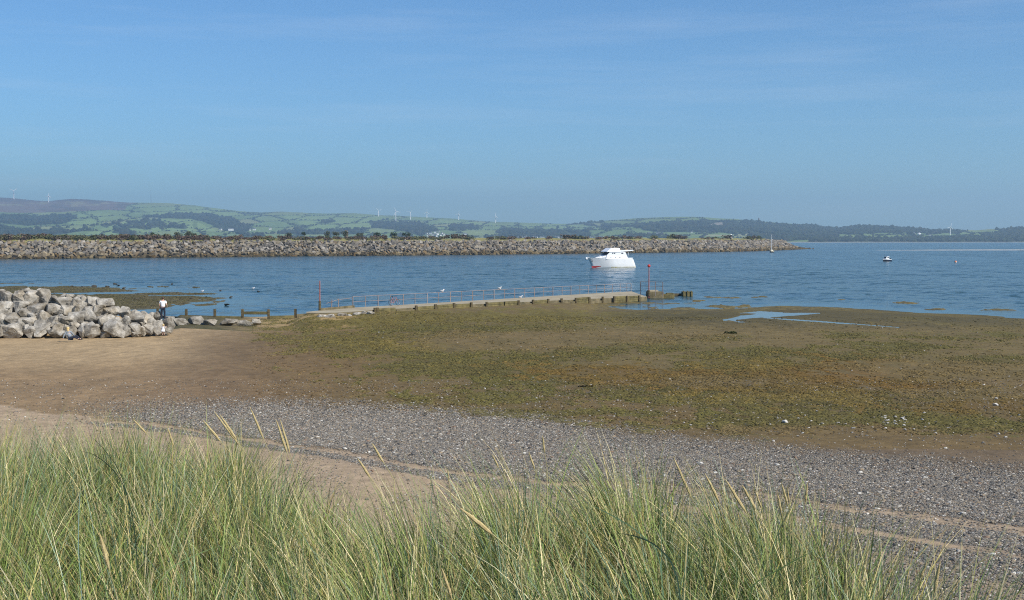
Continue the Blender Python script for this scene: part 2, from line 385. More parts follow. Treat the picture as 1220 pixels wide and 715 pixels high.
def zone_colors(X, Y, Z):
    px, row = proj(X, Y, Z)
    n1 = fbm(X / 4.5, Y / 9, 5, 70); n2 = fbm(X / 1.3, Y / 2.6, 4, 75); n3 = fbm(X / 14, Y / 26, 4, 80); n4 = fbm(X / .35, Y / .8, 3, 85)
    C = np.empty((len(X), 3)); G = np.zeros(len(X)); W = np.zeros(len(X)); A = np.zeros(len(X))
    def put(c, m):
        m = np.clip(m, 0, 1)[:, None]
        C[:] = C * (1 - m) + np.asarray(c)[None, :] * m
    C[:] = alb(187, 161, 122)
    wob = (n1 - .5) * 26 + (n2 - .5) * 10
    # wet brown sand fading to mud towards the right
    put(alb(124, 103, 76), sstep(130, 330, px + (row - 420) * 1.2 + (n3 - .5) * 240) * sstep(386, 400, row + (px - 250) * .02) * .95)
    put(alb(140, 114, 82), sstep(415, 455, row + wob) * sstep(505, 488, row) * .7 * sstep(420, 200, px))
    put(alb(123, 108, 80), sstep(380, 520, px + wob * 2) )
    put(alb(124, 105, 80), sstep(430, 460, row + wob) * sstep(300, 420, px) * .9)
    def ell(cx, cy, rx, ry, amp=1.1):
        return sstep(-.25, .3, 1 - np.sqrt(((px - cx) / rx) ** 2 + ((row - cy) / ry) ** 2) + ((n1 - .5) * 1.5 + (n2 - .5) * 1.5 + (n4 - .5) * 1.3) * amp)
    green, olive, rust, yell = alb(100, 97, 54), alb(114, 105, 60), alb(122, 90, 44), alb(128, 114, 62)
    for e in [(470, 385, 150, 15), (620, 378, 130, 9), (420, 405, 90, 20), (760, 376, 120, 5)]: put(olive, ell(*e) * .9); A = np.maximum(A, ell(*e))
    for e in [(560, 440, 150, 18), (650, 425, 90, 8), (700, 470, 170, 12), (620, 455, 130, 15), (870, 440, 130, 20), (930, 470, 220, 22), (1000, 500, 260, 14), (1130, 505, 140, 12), (720, 492, 160, 6), (900, 420, 70, 7), (745, 416, 90, 6), (1010, 425, 60, 5), (560, 392, 120, 5), (1080, 412, 90, 7), (1180, 428, 60, 5), (840, 402, 60, 4), (1165, 400, 80, 4), (1010, 400, 30, 4)]:
        put(green, ell(*e, 1.4) * .85); A = np.maximum(A, ell(*e, 1.4))
    for e in [(740, 445, 110, 13), (960, 455, 150, 20), (1030, 440, 70, 10), (1180, 484, 80, 9), (1100, 462, 50, 5)]: put(rust, ell(*e, 1.7) * .62)
    for e in [(880, 432, 60, 7), (910, 475, 110, 6), (530, 410, 60, 5)]: put(yell, ell(*e, 1.4) * .6)
    for e in [(560, 408, 55, 7), (640, 412, 40, 5), (1120, 440, 100, 10), (1150, 468, 70, 6), (860, 455, 60, 5), (1000, 512, 120, 5), (700, 400, 160, 6)]: put(alb(127, 109, 84), ell(*e, 1.3) * .8)
    ol = sstep(360, 520, px + wob) * sstep(366, 376, row) * sstep(540, 496, row + wob * .9) * (.35 + .5 * sstep(.35, .6, n1)); put(alb(114, 104, 66), ol * .5); A = np.maximum(A, ol * .28)
    # dark wet mud along the water's edge on the right
    dm = sstep(690, 800, px) * sstep(394, 376, row + wob * .6 + (n4 - .5) * 8 - (px - 900).clip(0) * .016)
    dm = dm * sstep(.1, .5, n2 + dm * .4); put(alb(92, 85, 60), dm * .9); put(alb(112, 104, 66), dm * sstep(.5, .66, n1) * .6); W = np.maximum(W, dm * .4)
    lm = sstep(330, 250, px) * (Y > 104)
    put(alb(104, 96, 66), lm); A = np.maximum(A, lm)
    put(alb(88, 84, 50), lm * sstep(.45, .6, n2) * .8)
    near = (Z < .12) & (Y > 90)
    wis = (Z > -.02) & (Y > 118) & (px > 680) & (row < 369)
    put(alb(110, 98, 60), near * sstep(.35, .6, n2) * .7); W = np.maximum(W, near * .8); put(alb(132, 118, 78), wis * sstep(.45, .62, n4) * .7)
    C *= (1 + (n4[:, None] - .5) * np.where(A > .3, .75, .38)[:, None]) * (1 + (n2[:, None] - .5) * .35)
    C *= 1 + (np.array([1.02, .97, .70]) - 1)[None] * sstep(230, 420, px)[:, None] * (Y > 40)[:, None]
    # shingle
    top = np.interp(px, [-200, 0, 200, 400, 600, 800, 1000, 1220, 1500], [468, 470, 474, 484, 494, 518, 542, 556, 580])
    bot = np.interp(px, [-200, 0, 50, 200, 370, 440, 560, 700, 800, 960, 1100, 1220, 1500], [476, 482, 489, 506, 532, 543, 562, 574, 579, 595, 611, 628, 665])
    r1 = row + (n2 - .5) * 6 + (n1 - .5) * 14
    r1 = r1 + (n4 - .5) * 10
    g = sstep(-6, 40, r1 - top + 6) * sstep(3, -4, row + (n2 - .5) * 11 + (n4 - .5) * 6 - bot)
    g = g * sstep(20, 470, px + (n3 - .5) * 160) ** .8
    b2 = bot + np.interp(px, [0, 560, 1220], [5, 7, 12]); w2 = np.interp(px, [0, 370, 560, 960, 1220], [2.5, 4, 7, 13, 22])
    g2 = sstep(-2, 1.5, row + (n2 - .5) * 7 - b2) * sstep(2, -2, row + (n2 - .5) * 9 - b2 - w2) * sstep(60, 240, px) * .95
    b3 = b2 + w2 + np.interp(px, [0, 900, 1220], [8, 10, 6]); w3 = np.interp(px, [0, 900, 1220], [3, 9, 26])
    g3 = sstep(-3, 3, row + (n2 - .5) * 8 - b3) * sstep(4, -4, row + (n2 - .5) * 16 - b3 - w3) * sstep(500, 900, px) * .75
    sandy = sstep(0, 3, row + (n2 - .5) * 10 + (n4 - .5) * 5 - bot) * (Y < 60)
    g4 = (row > b3 + w3) * sstep(450, 900, px) * (.22 + .55 * sstep(.38, .64, fbm(X / .9, Y / 1.6, 4, 90)))
    g5 = sandy * sstep(150, 700, px) * .16 * sstep(.3, .6, n2)
    G = np.clip(np.maximum.reduce([g, g2, g3, g4, g5]) * (Y > 13), 0, 1)
    put(alb(188, 164, 134), sandy)
    put(alb(118, 114, 107), G * .7)
    # dune sand and litter
    put(alb(168, 150, 112), ((Y < 18) & (Z > 3.2)) * 1.0)
    sp = hash2(np.round(X * 40), np.round(Y * 40), 5)
    return C, G, W, A

def build_ground():
    # columns fan out with distance, rows are closer together near the dune
    us = np.concatenate([np.linspace(-1.6, -.56, 40), np.linspace(-.55, .55, 1100), np.linspace(.56, 1.6, 40)])
    Ys = np.concatenate([np.linspace(12.0, 24, 120), 1 / np.linspace(1 / 24.1, 1 / 230.0, 820)])
    U, YY = np.meshgrid(us, Ys)
    X = (U * YY).ravel(); Y = YY.ravel()
    # near patch around the camera on a plain grid, joined along Y = 12
    Z = ground_height(X, Y)
    nr, nc = len(Ys), len(us)
    idx = np.arange(nr * nc).reshape(nr, nc)
    Fq = np.stack([idx[:-1, :-1], idx[:-1, 1:], idx[1:, 1:], idx[1:, :-1]], -1).reshape(-1, 4)
    t = np.linspace(0, 1, 110)[:-1]
    Yn = -14 + 26 * t
    Xn = us * 12.0
    XN, YN = np.meshgrid(Xn, Yn); XN = XN.ravel(); YN = YN.ravel()
    ZN = ground_height(XN, YN)
    n0 = nr * nc
    idn = n0 + np.arange(len(Yn) * nc).reshape(len(Yn), nc)
    idall = np.concatenate([idn, idx[:1]], 0)
    Fn = np.stack([idall[:-1, :-1], idall[:-1, 1:], idall[1:, 1:], idall[1:, :-1]], -1).reshape(-1, 4)
    V = np.concatenate([np.stack([X, Y, Z], 1), np.stack([XN, YN, ZN], 1)])
    C, G, W, A = zone_colors(V[:, 0], np.maximum(V[:, 1], 1.0), V[:, 2])
    m, n, l, p = new_mat('beach_ground')
    a = n.new('ShaderNodeAttribute'); a.attribute_name = 'soil'
    z = n.new('ShaderNodeAttribute'); z.attribute_name = 'zones'
    sep = n.new('ShaderNodeSeparateColor'); l.new(z.outputs['Color'], sep.inputs[0])
    x1 = tex(n, l, 1.1, 7, 0.65); x2 = tex(n, l, 9.0, 6, 0.7)
    def scaled(inp, t, lo, hi):
        mr = n.new('ShaderNodeMapRange'); mr.inputs[1].default_value = .28; mr.inputs[2].default_value = .72; mr.inputs[3].default_value = lo; mr.inputs[4].default_value = hi
        l.new(t.outputs['Fac'], mr.inputs[0]); s = n.new('ShaderNodeVectorMath'); s.operation = 'SCALE'; l.new(inp, s.inputs[0]); l.new(mr.outputs[0], s.inputs['Scale']); return s.outputs[0]
    x3 = tex(n, l, 3.0, 5, .75)
    col = scaled(scaled(scaled(a.outputs['Color'], x1, .80, 1.20), x2, .74, 1.26), x3, .76, 1.24)
    # small shingle: one grey, white or brown tone per stone
    t = n.new('ShaderNodeTexCoord'); vo = n.new('ShaderNodeTexVoronoi'); vo.inputs['Scale'].default_value = 24.0; l.new(t.outputs['Object'], vo.inputs['Vector'])
    sc = n.new('ShaderNodeSeparateColor'); l.new(vo.outputs['Color'], sc.inputs[0])
    rp = ramp(n, [(0, tuple(alb(70, 70, 70))), (.3, tuple(alb(112, 108, 103))), (.55, tuple(alb(138, 127, 114))), (.8, tuple(alb(140, 138, 134))), (.93, tuple(alb(168, 150, 128))), (1, tuple(alb(215, 212, 205)))])
    l.new(sc.outputs[0], rp.inputs['Fac'])
    mx = n.new('ShaderNodeMixRGB'); l.new(sep.outputs[0], mx.inputs[0]); l.new(col, mx.inputs[1]); l.new(rp.outputs['Color'], mx.inputs[2])
    l.new(mx.outputs[0], p.inputs['Base Color'])
    rr = n.new('ShaderNodeMapRange'); rr.inputs[3].default_value = .95; rr.inputs[4].default_value = .72; l.new(sep.outputs[1], rr.inputs[0]); l.new(rr.outputs[0], p.inputs['Roughness'])
    p.inputs['Specular IOR Level'].default_value = .25
    # relief: stones, algae tufts, sand ripples
    hm = n.new('ShaderNodeMath'); hm.operation = 'MULTIPLY'; sub = n.new('ShaderNodeMath'); sub.operation = 'SUBTRACT'; sub.inputs[0].default_value = .6; l.new(vo.outputs['Distance'], sub.inputs[1]); l.new(sub.outputs[0], hm.inputs[0]); l.new(sep.outputs[0], hm.inputs[1])
    ad = n.new('ShaderNodeMath'); ad.operation = 'MULTIPLY_ADD'; l.new(x2.outputs['Fac'], ad.inputs[0])
    al = n.new('ShaderNodeMapRange'); al.inputs[3].default_value = .5; al.inputs[4].default_value = 1.6; l.new(sep.outputs[2], al.inputs[0]); l.new(al.outputs[0], ad.inputs[1]); l.new(hm.outputs[0], ad.inputs[2])
    b = n.new('ShaderNodeBump'); b.inputs['Strength'].default_value = .8; b.inputs['Distance'].default_value = .06; l.new(ad.outputs[0], b.inputs['Height']); l.new(b.outputs[0], p.inputs['Normal'])
    me = raw_mesh('beach', V, [Fq, Fn], True, [m])
    add_col(me, 'soil', C); add_col(me, 'zones', np.stack([G, W, A], 1))
    o = link('beach', me); tag(o, kind='structure')
    return V, G
GV, GG = build_ground()

# ------------------------------------------------------------------ water
def build_water():
    us = np.linspace(-.62, .62, 460); Ys = 1 / np.linspace(1 / 88.0, 1 / 1500.0, 520)
    U, YY = np.meshgrid(us, Ys); X = (U * YY).ravel(); Y = YY.ravel()
    h = ground_height(X, np.minimum(Y, 229.0)); h = np.where(Y > 228, -1.5, h)
    calm = sstep(-.28, -.02, h)
    i0, j0 = proj(X, Y, 0.0)
    wob = (fbm(X / 30, Y / 60, 4, 30) - .5)
    for cx, cy, rx, ry in [(270, 353, 60, 5), (180, 346, 60, 1.2), (40, 338.5, 60, 1.2), (280, 352, 40, 3), (905, 305.4, 34, .7), (915, 307, 26, .5), (790, 365, 110, 6), (935, 366, 60, 3), (1150, 374, 120, 2.5), (1000, 290.5, 260, .5), (480, 349, 70, 1.0)]:
        calm = np.maximum(calm, .9 * sstep(-.3, .5, 1 - np.sqrt(((i0 - cx) / rx) ** 2 + ((j0 - cy) / ry) ** 2) + wob * 1.6))
    calm = np.maximum(calm, .35 * sstep(.54, .72, fbm(X / 45, Y / 130, 4, 33)))
    ruf = sstep(.4, .75, fbm(X / 60, Y / 160, 4, 35))
    nr, nc = len(Ys), len(us)
    idx = np.arange(nr * nc).reshape(nr, nc)
    Fq = np.stack([idx[:-1, :-1], idx[:-1, 1:], idx[1:, 1:], idx[1:, :-1]], -1).reshape(-1, 4)
    V = np.stack([X, Y, np.zeros_like(X)], 1)
    # outer sheet out to the far shore, sharing the border of the inner one
    n0 = len(V); bl, br_, fl, fr = idx[0, 0], idx[0, -1], idx[-1, 0], idx[-1, -1]
    outer = np.array([(-4500, 88, 0), (-4500, 1500, 0), (4500, 88, 0), (4500, 1500, 0)], float)
    ff = np.array([(x * 7.5, 10500.0, 0) for x in us * 1500])
    V = np.concatenate([V, outer, ff])
    left = [list(idx[:, 0])[::-1]]
    polyL = [n0] + [n0 + 1] + [int(i) for i in idx[::-1, 0]]
    polyR = [n0 + 3, n0 + 2] + [int(i) for i in idx[:, -1]]
    fidx = n0 + 4 + np.arange(nc)
    Ff = np.stack([idx[-1, :-1], idx[-1, 1:], fidx[1:], fidx[:-1]], -1)
    calm = np.concatenate([calm, np.full(4 + nc, .15)]); ruf = np.concatenate([ruf, np.full(4 + nc, .5)])
    me = raw_mesh('water', V, [np.concatenate([Fq, Ff]), np.array([polyL]), np.array([polyR])], True)
    add_f(me, 'calm', calm); add_f(me, 'ruffle', ruf)
    m, n, l, p = new_mat('sea_water')
    p.inputs['Base Color'].default_value = (.018, .062, .080, 1)
    p.inputs['Roughness'].default_value = .16; p.inputs['IOR'].default_value = 1.333; p.inputs['Specular IOR Level'].default_value = .5
    ca = n.new('ShaderNodeAttribute'); ca.attribute_name = 'calm'; ra = n.new('ShaderNodeAttribute'); ra.attribute_name = 'ruffle'
    w1 = tex(n, l, .9, 4, .6, stretch=(.6, 1.0, 1)); w2 = tex(n, l, .16, 4, .6, stretch=(.5, 1.0, 1)); w3 = tex(n, l, 3.5, 3, .6, stretch=(.7, 1, 1))
    def mul(a, b):
        k = n.new('ShaderNodeMath'); k.operation = 'MULTIPLY'
        for i, q in enumerate((a, b)):
            if isinstance(q, float): k.inputs[i].default_value = q
            else: l.new(q, k.inputs[i])
        return k.outputs[0]
    def plus(a, b):
        k = n.new('ShaderNodeMath'); k.operation = 'ADD'; l.new(a, k.inputs[0]); l.new(b, k.inputs[1]); return k.outputs[0]
    h = plus(plus(mul(w1.outputs['Fac'], .42), mul(w2.outputs['Fac'], 1.6)), mul(w3.outputs['Fac'], .09))
    st = n.new('ShaderNodeMapRange'); st.inputs[1].default_value = 0; st.inputs[2].default_value = 1; st.inputs[3].default_value = 1.0; st.inputs[4].default_value = .03; l.new(ca.outputs['Fac'], st.inputs[0])
    s2 = n.new('ShaderNodeMapRange'); s2.inputs[3].default_value = .3; s2.inputs[4].default_value = 1.25; w4 = tex(n, l, .16, 8, .85); rp4 = n.new('ShaderNodeMapRange'); rp4.inputs[1].default_value = .42; rp4.inputs[2].default_value = .58; bc = ramp(n, [(.40, (.004, .026, .034)), (.60, (.022, .064, .068))]); l.new(w4.outputs['Fac'], bc.inputs['Fac']); l.new(bc.outputs['Color'], p.inputs['Base Color']); l.new(w4.outputs['Fac'], rp4.inputs[0]); av = n.new('ShaderNodeMath'); av.operation = 'MULTIPLY_ADD'; av.inputs[1].default_value = .65; l.new(rp4.outputs[0], av.inputs[0]); hv = n.new('ShaderNodeMath'); hv.operation = 'MULTIPLY'; hv.inputs[1].default_value = .35; l.new(ra.outputs['Fac'], hv.inputs[0]); l.new(hv.outputs[0], av.inputs[2]); l.new(av.outputs[0], s2.inputs[0])
    k = mul(st.outputs[0], s2.outputs[0])
    def slope(t, amp):
        v = n.new('ShaderNodeVectorMath'); v.operation = 'SUBTRACT'; v.inputs[1].default_value = (.5, .5, .5); l.new(t.outputs['Color'], v.inputs[0])
        q = n.new('ShaderNodeVectorMath'); q.operation = 'MULTIPLY'; q.inputs[1].default_value = (amp, amp, 0); l.new(v.outputs[0], q.inputs[0]); return q.outputs[0]
    sa = n.new('ShaderNodeVectorMath'); sa.operation = 'ADD'; l.new(slope(w1, 2.6), sa.inputs[0]); l.new(slope(w2, 1.2), sa.inputs[1])
    sb = n.new('ShaderNodeVectorMath'); sb.operation = 'SCALE'; l.new(sa.outputs[0], sb.inputs[0]); l.new(k, sb.inputs['Scale'])
    sc_ = n.new('ShaderNodeVectorMath'); sc_.operation = 'ADD'; sc_.inputs[1].default_value = (0, 0, 1); l.new(sb.outputs[0], sc_.inputs[0])
    nn_ = n.new('ShaderNodeVectorMath'); nn_.operation = 'NORMALIZE'; l.new(sc_.outputs[0], nn_.inputs[0]); l.new(nn_.outputs[0], p.inputs['Normal'])
    me.materials.append(m)
    o = link('water', me); tag(o, kind='structure')
build_water()
def build_pool():
    pxs = np.arange(856, 1074, .5); rws = np.arange(366, 394, .2)
    g = np.array([[at(float(p), float(r), .3)[:2] for p in pxs] for r in rws]); X, Y = g[..., 0], g[..., 1]
    w = pool_mask(X.ravel(), Y.ravel()).reshape(X.shape)
    z = ground_height(X.ravel(), Y.ravel(), False).reshape(X.shape)
    z = np.repeat(np.median(z, axis=1, keepdims=True), X.shape[1], 1) * .0 + z
    for _ in range(60):
        z[1:-1] = (z[:-2] + z[1:-1] + z[2:]) / 3; z[:, 2:-2] = (z[:, :-4] + z[:, 1:-3] + z[:, 2:-2] + z[:, 3:-1] + z[:, 4:]) / 5
    z = z - .055
    idx = np.arange(X.size).reshape(X.shape); Fq = np.stack([idx[:-1, :-1], idx[:-1, 1:], idx[1:, 1:], idx[1:, :-1]], -1).reshape(-1, 4)
    Fq = Fq[:, ::-1]; ok = (w.ravel()[Fq] > .02).any(1); Fq = Fq[ok]
    used = np.unique(Fq); mp_ = np.full(X.size, -1); mp_[used] = np.arange(len(used))
    m, n, l, p = new_mat('pool_water'); p.inputs['Base Color'].default_value = (.05, .065, .06, 1); p.inputs['Roughness'].default_value = .06; p.inputs['IOR'].default_value = 1.333
    tag(link('pool_water', raw_mesh('pool_water', np.stack([X.ravel(), Y.ravel(), z.ravel()], 1)[used], mp_[Fq], True, [m])), kind='structure')
build_pool()

# ------------------------------------------------------------------ far hills
RIDGE = [(-400, 232), (-120, 233), (0, 235.5), (20, 236.5), (45, 239), (60, 239.3), (85, 237.3), (110, 238), (140, 240.5), (165, 241.5), (200, 242.3), (235, 245), (262, 248.6), (290, 251.8), (312, 253.2), (335, 252.3), (360, 253.3), (390, 254.4), (425, 254.3), (450, 256.5), (470, 256.8), (500, 258.6), (540, 260.8), (570, 263.2), (600, 264.8), (640, 266), (670, 266.5), (688, 266.2), (705, 263.6), (725, 262.6), (750, 261), (765, 259.8), (795, 258.6), (825, 258.6), (850, 259.8), (875, 261), (900, 263.6), (925, 265.6), (960, 268), (985, 271.2), (1000, 271), (1018, 268.8), (1030, 268.6), (1060, 270), (1095, 272), (1105, 273.6), (1130, 273.4), (1150, 274), (1160, 274.3), (1185, 272.8), (1210, 271), (1240, 269.5), (1400, 268), (1800, 270)]
def hill_params(px):
    D0 = np.interp(px, [-400, 600, 950, 1300, 1800], [3200, 3300, 3500, 3700, 3800])
    D1 = np.interp(px, [-400, 0, 500, 690, 800, 950, 1100, 1300, 1800], [8200, 7800, 7200, 6800, 6000, 5600, 5200, 5000, 5000])
    return D0, D1
def hill_point(px, row):
    """a point of the hillside that shows in column px at this row"""
    D0, D1 = hill_params(px)
    rr = np.interp(px, [p[0] for p in RIDGE], [p[1] for p in RIDGE])
    r0 = 285.5 + 1500 * (CAMH - .5) / D0
    t = np.clip((r0 - row) / np.maximum(r0 - rr, 1), 0, 1) ** 1.15
    D = D0 + (D1 - D0) * t
    return at_y(float(px), float(row), float(D))
def build_hills():
    nu, nt = 1300, 170
    pxs = np.linspace(-420, 1660, nu)
    ts = np.concatenate([[-.06], np.linspace(0, 1, nt), [1.04, 1.1, 1.2]])
    D0, D1 = hill_params(pxs)
    rr = np.interp(pxs, [p[0] for p in RIDGE], [p[1] for p in RIDGE]) + (fbm(pxs / 22, pxs * 0, 4, 5) - .5) * 1.2
    r0 = 285.5 + 1500 * (CAMH - .5) / D0
    T = ts[:, None] * np.ones(nu)[None, :]
    D = D0[None] + (D1 - D0)[None] * T
    tc_ = np.clip(T, 0, 1)
    R = r0[None] + (rr - r0)[None] * tc_ ** (1 / 1.15)
    P = pxs[None] * np.ones_like(T)
    Z = CAMH - (R - 285.5) / 1500 * D
    Xw = (P - CX) / F * D
    Z = Z + (fbm(Xw / 420, D / 700, 4, 44) - .5) * 34 * np.clip(4 * tc_ * (1 - tc_), 0, 1) * np.clip((r0 - rr)[None] / 40, .15, 1)
    Z = np.where(T > 1, Z - (T - 1) * 600, Z); Z = np.where(T < 0, -2.0, np.maximum(Z, .4))
    V = np.stack([Xw.ravel(), D.ravel(), Z.ravel()], 1)
    px = P.ravel(); row = R.ravel(); t = tc_.ravel()
    # fields: every cell of a patchwork has its own crop, hedges run along the borders
    sx, sy = px / 40, row / 6.0
    gx, gy = np.floor(sx), np.floor(sy)
    d1 = np.full(len(px), 9.0); d2 = np.full(len(px), 9.0); cid = np.zeros(len(px))
    for ox in (-1, 0, 1):
        for oy in (-1, 0, 1):
            cx_, cy_ = gx + ox, gy + oy
            jx = cx_ + hash2(cx_, cy_, 1); jy = cy_ + hash2(cx_, cy_, 2)
            d = np.hypot(sx - jx + (sy - jy) * .5, sy - jy)
            cl = d < d1
            d2 = np.where(cl, d1, np.minimum(d2, d)); cid = np.where(cl, hash2(cx_, cy_, 3), cid); d1 = np.where(cl, d, d1)
    hedge = (d2 - d1) < .09
    pal = np.array([(.145, .205, .062), (.165, .225, .075), (.12, .18, .055), (.20, .235, .085), (.13, .20, .075), (.24, .235, .11), (.10, .155, .05), (.15, .215, .07)])
    C = pal[np.minimum((cid * 8).astype(int), 7)] * .6 + np.array((.155, .212, .072)) * .4
    n1 = fbm(px / 30, row / 5, 5, 11); n2 = fbm(px / 9, row / 2.2, 4, 12)
    C = C * 1.08 * (.85 + .3 * n2)[:, None]
    wood_c = np.array((.026, .038, .020))
    wood = np.zeros(len(px))
    def put(c, m):
        nonlocal C
        m = np.clip(m, 0, 1)[:, None]; C = C * (1 - m) + np.asarray(c)[None] * m
    def poly(pts, soft=1.2):
        ins = np.zeros(len(px), bool); qx = px + (n1 - .5) * 14; qy = row + (n1 - .5) * 2.4
        n = len(pts)
        for i in range(n):
            (x0, y0), (x1, y1) = pts[i], pts[(i + 1) % n]
            c = ((y0 > qy) != (y1 > qy)) & (qx < (x1 - x0) * (qy - y0) / ((y1 - y0) if abs(y1 - y0) > 1e-6 else 1e-6) + x0)
            ins ^= c
        return ins
    moor = poly([(-420, 225), (110, 232), (166, 240), (150, 250), (95, 253.5), (0, 253), (-420, 256)])
    put((.16, .108, .098), moor * .95); put((.085, .065, .068), moor * (row < 240.5) * .7); put((.24, .22, .125), moor * sstep(.5, .62, n2 + .1 * np.cos((row - 243.5) * .9)) * (row > 240.5) * (row < 246) * .7)
    put((.07, .06, .055), moor * sstep(.5, .62, n1) * .6)
    for pts in ([(88, 256), (135, 255.5), (118, 269), (82, 268)], [(98, 281), (160, 263), (228, 263.5), (232, 274), (200, 277), (130, 281)], [(234, 266), (262, 273), (234, 274.5)], [(160, 244), (250, 247), (300, 255), (330, 259), (270, 258), (240, 254), (180, 257)], [(330, 256), (460, 258), (470, 266), (420, 272), (372, 272)], [(480, 259), (560, 264), (600, 268), (540, 267)], [(595, 268), (690, 267), (735, 273), (600, 270)]):
        put((.20, .28, .095), poly(pts) * .9)
    for pts in ([(-60, 256), (45, 257), (93, 256), (80, 268), (40, 270), (-60, 265)], [(120, 270), (160, 262), (128, 272)], [(165, 258), (205, 255), (245, 254.5), (272, 260), (300, 271), (290, 276), (262, 271), (225, 262), (190, 261)], [(440, 263), (500, 266), (522, 274), (500, 279), (440, 270)], [(530, 268), (560, 267), (572, 272), (540, 275)], [(600, 271), (668, 276), (680, 282), (610, 283), (590, 277)], [(715, 268), (760, 266), (840, 262), (930, 267), (985, 272.5), (1000, 283), (930, 288), (860, 277), (780, 276)], [(985, 271), (1030, 268), (1120, 273), (1160, 277), (1040, 278), (980, 280)], [(985, 284), (1230, 282), (1230, 288.2), (960, 288.2)], [(1160, 276), (1240, 268), (1300, 268), (1300, 284), (1180, 284)], [(1300, 267), (1660, 268), (1660, 287), (1300, 287)], [(330, 274), (440, 272), (430, 279), (330, 279)], [(-60, 272), (60, 275), (110, 276), (60, 281), (-60, 281)]):
        wood = np.maximum(wood, poly(pts) * 1.0)
    wood = wood * (row > rr.repeat(1)[None].repeat(len(ts), 0).ravel() + .9)
    wood = np.maximum(wood, (sstep(.6, .66, n1) * ((row > 262) | (px > 940)) * .9))
    for pts in ([(1010, 280), (1085, 279), (1085, 283), (1005, 283.5)], [(1140, 275.5), (1192, 273.5), (1190, 277.5), (1150, 278)], [(760, 277), (850, 278), (850, 280.4), (760, 280)], [(700, 263), (765, 260), (830, 259), (825, 262.5), (740, 266)], [(1215, 277), (1240, 277), (1240, 281), (1210, 281)]): 
        q = poly(pts); wood = np.where(q, 0, wood); put((.17, .225, .07), q * .9)
    q = poly([(828, 279.4), (918, 278.6), (920, 280.6), (850, 281.6)]); wood = np.where(q, 0, wood); put((.30, .29, .15), q * .9)
    q = poly([(845, 264.5), (858, 264), (861, 272), (847, 273)]); wood = np.where(q & (n2 > .42), 0, wood); put((.26, .20, .17), q * .8 * (n2 > .42))
    put(wood_c, wood * .95); put(wood_c, hedge * (1 - moor) * .45)
    shore = (t < .012) & (px > 700)
    put((.36, .33, .27), shore * .9)
    ncol, nrow = nu, len(ts)
    idx = np.arange(nrow * ncol).reshape(nrow, ncol)
    Fq = np.stack([idx[:-1, :-1], idx[:-1, 1:], idx[1:, 1:], idx[1:, :-1]], -1).reshape(-1, 4)
    m = mat_attr('hill_fields', 'soil', .95, .02, .18, .0, 1.0, .05)
    me = raw_mesh('hills', V, Fq, True, [m]); add_col(me, 'soil', C)
    o = link('hills', me); tag(o, kind='structure')
    # woods and hedgerow trees: one mass
    cand = np.where((wood > .5) & (t > .015) & (t < .985))[0]; cand = RNG.choice(cand, min(11000, len(cand)), replace=False)
    hc = np.where(hedge & (wood < .5) & (~moor) & (t > .03) & (t < .97))[0]; hc = RNG.choice(hc, min(4200, len(hc)), replace=False)
    bm = bmesh.new(); bmesh.ops.create_icosphere(bm, subdivisions=1, radius=1.0)
    iv = np.array([v.co[:] for v in bm.verts]); fi = np.array([[v.index for v in f.verts] for f in bm.faces]); bm.free()
    pts = np.concatenate([V[cand], V[hc]]); n = len(pts)
    sz = np.concatenate([RNG.uniform(5, 8.5, len(cand)), RNG.uniform(2.2, 4.0, len(hc))])
    pts = pts + np.stack([RNG.uniform(-8, 8, n), RNG.uniform(-10, 10, n), np.zeros(n)], 1)
    jit = 1 + RNG.uniform(-.35, .35, (n, len(iv), 1))
    VV = pts[:, None, :] + iv[None] * jit * (sz[:, None, None] * np.array([1.1, 1.1, .9])) + np.array([0, 0, .35]) * sz[:, None, None]
    FF = (fi[None] + (np.arange(n) * len(iv))[:, None, None]).reshape(-1, 3)
    base = np.array([(.022, .034, .017), (.028, .040, .019), (.019, .030, .018), (.035, .042, .021), (.031, .033, .021)])[RNG.integers(0, 5, n)]
    m2 = mat_attr('far_foliage', 'leaf', .95, .12, .3, .0, 1, 1)
    me2 = raw_mesh('distant_woods', VV.reshape(-1, 3), FF, False, [m2]); add_col(me2, 'leaf', np.repeat(base, len(iv), 0))
    o2 = link('distant_woods', me2); tag(o2, 'dark woods and hedgerows over the far hillsides across the water', 'woods', kind='stuff')
build_hills()

# ------------------------------------------------------------------ rocks
def hull(npts, seed, blocky=0.75):
    r = random.Random(seed); bm = bmesh.new()
    for k in range(npts):
        v = Vector((r.gauss(0, 1), r.gauss(0, 1), r.gauss(0, 1))).normalized()
        e = 1.0 / max(abs(v.x), abs(v.y), abs(v.z))
        v = v * (1 * (1 - blocky) + e * blocky) * r.uniform(.82, 1.04)
        bm.verts.new(v)
    res = bmesh.ops.convex_hull(bm, input=bm.verts)
    bmesh.ops.delete(bm, geom=[g for g in res['geom_interior'] if isinstance(g, bmesh.types.BMVert)] if res['geom_interior'] else [], context='VERTS')
    bmesh.ops.dissolve_limit(bm, angle_limit=0.22, verts=bm.verts, edges=bm.edges)
    return bm
def hull_np(npts, seed, blocky=.6):
    bm = hull(npts, seed, blocky); bmesh.ops.triangulate(bm, faces=bm.faces)
    bm.verts.index_update()
    V = np.array([v.co[:] for v in bm.verts]); Fc = np.array([[v.index for v in f.verts] for f in bm.faces]); bm.free()
    return V, Fc
ORD = ['first', 'second', 'third', 'fourth', 'fifth', 'sixth', 'seventh', 'eighth', 'ninth', 'tenth', 'eleventh', 'twelfth', 'thirteenth', 'fourteenth', 'fifteenth', 'sixteenth', 'seventeenth', 'eighteenth', 'nineteenth', 'twentieth']

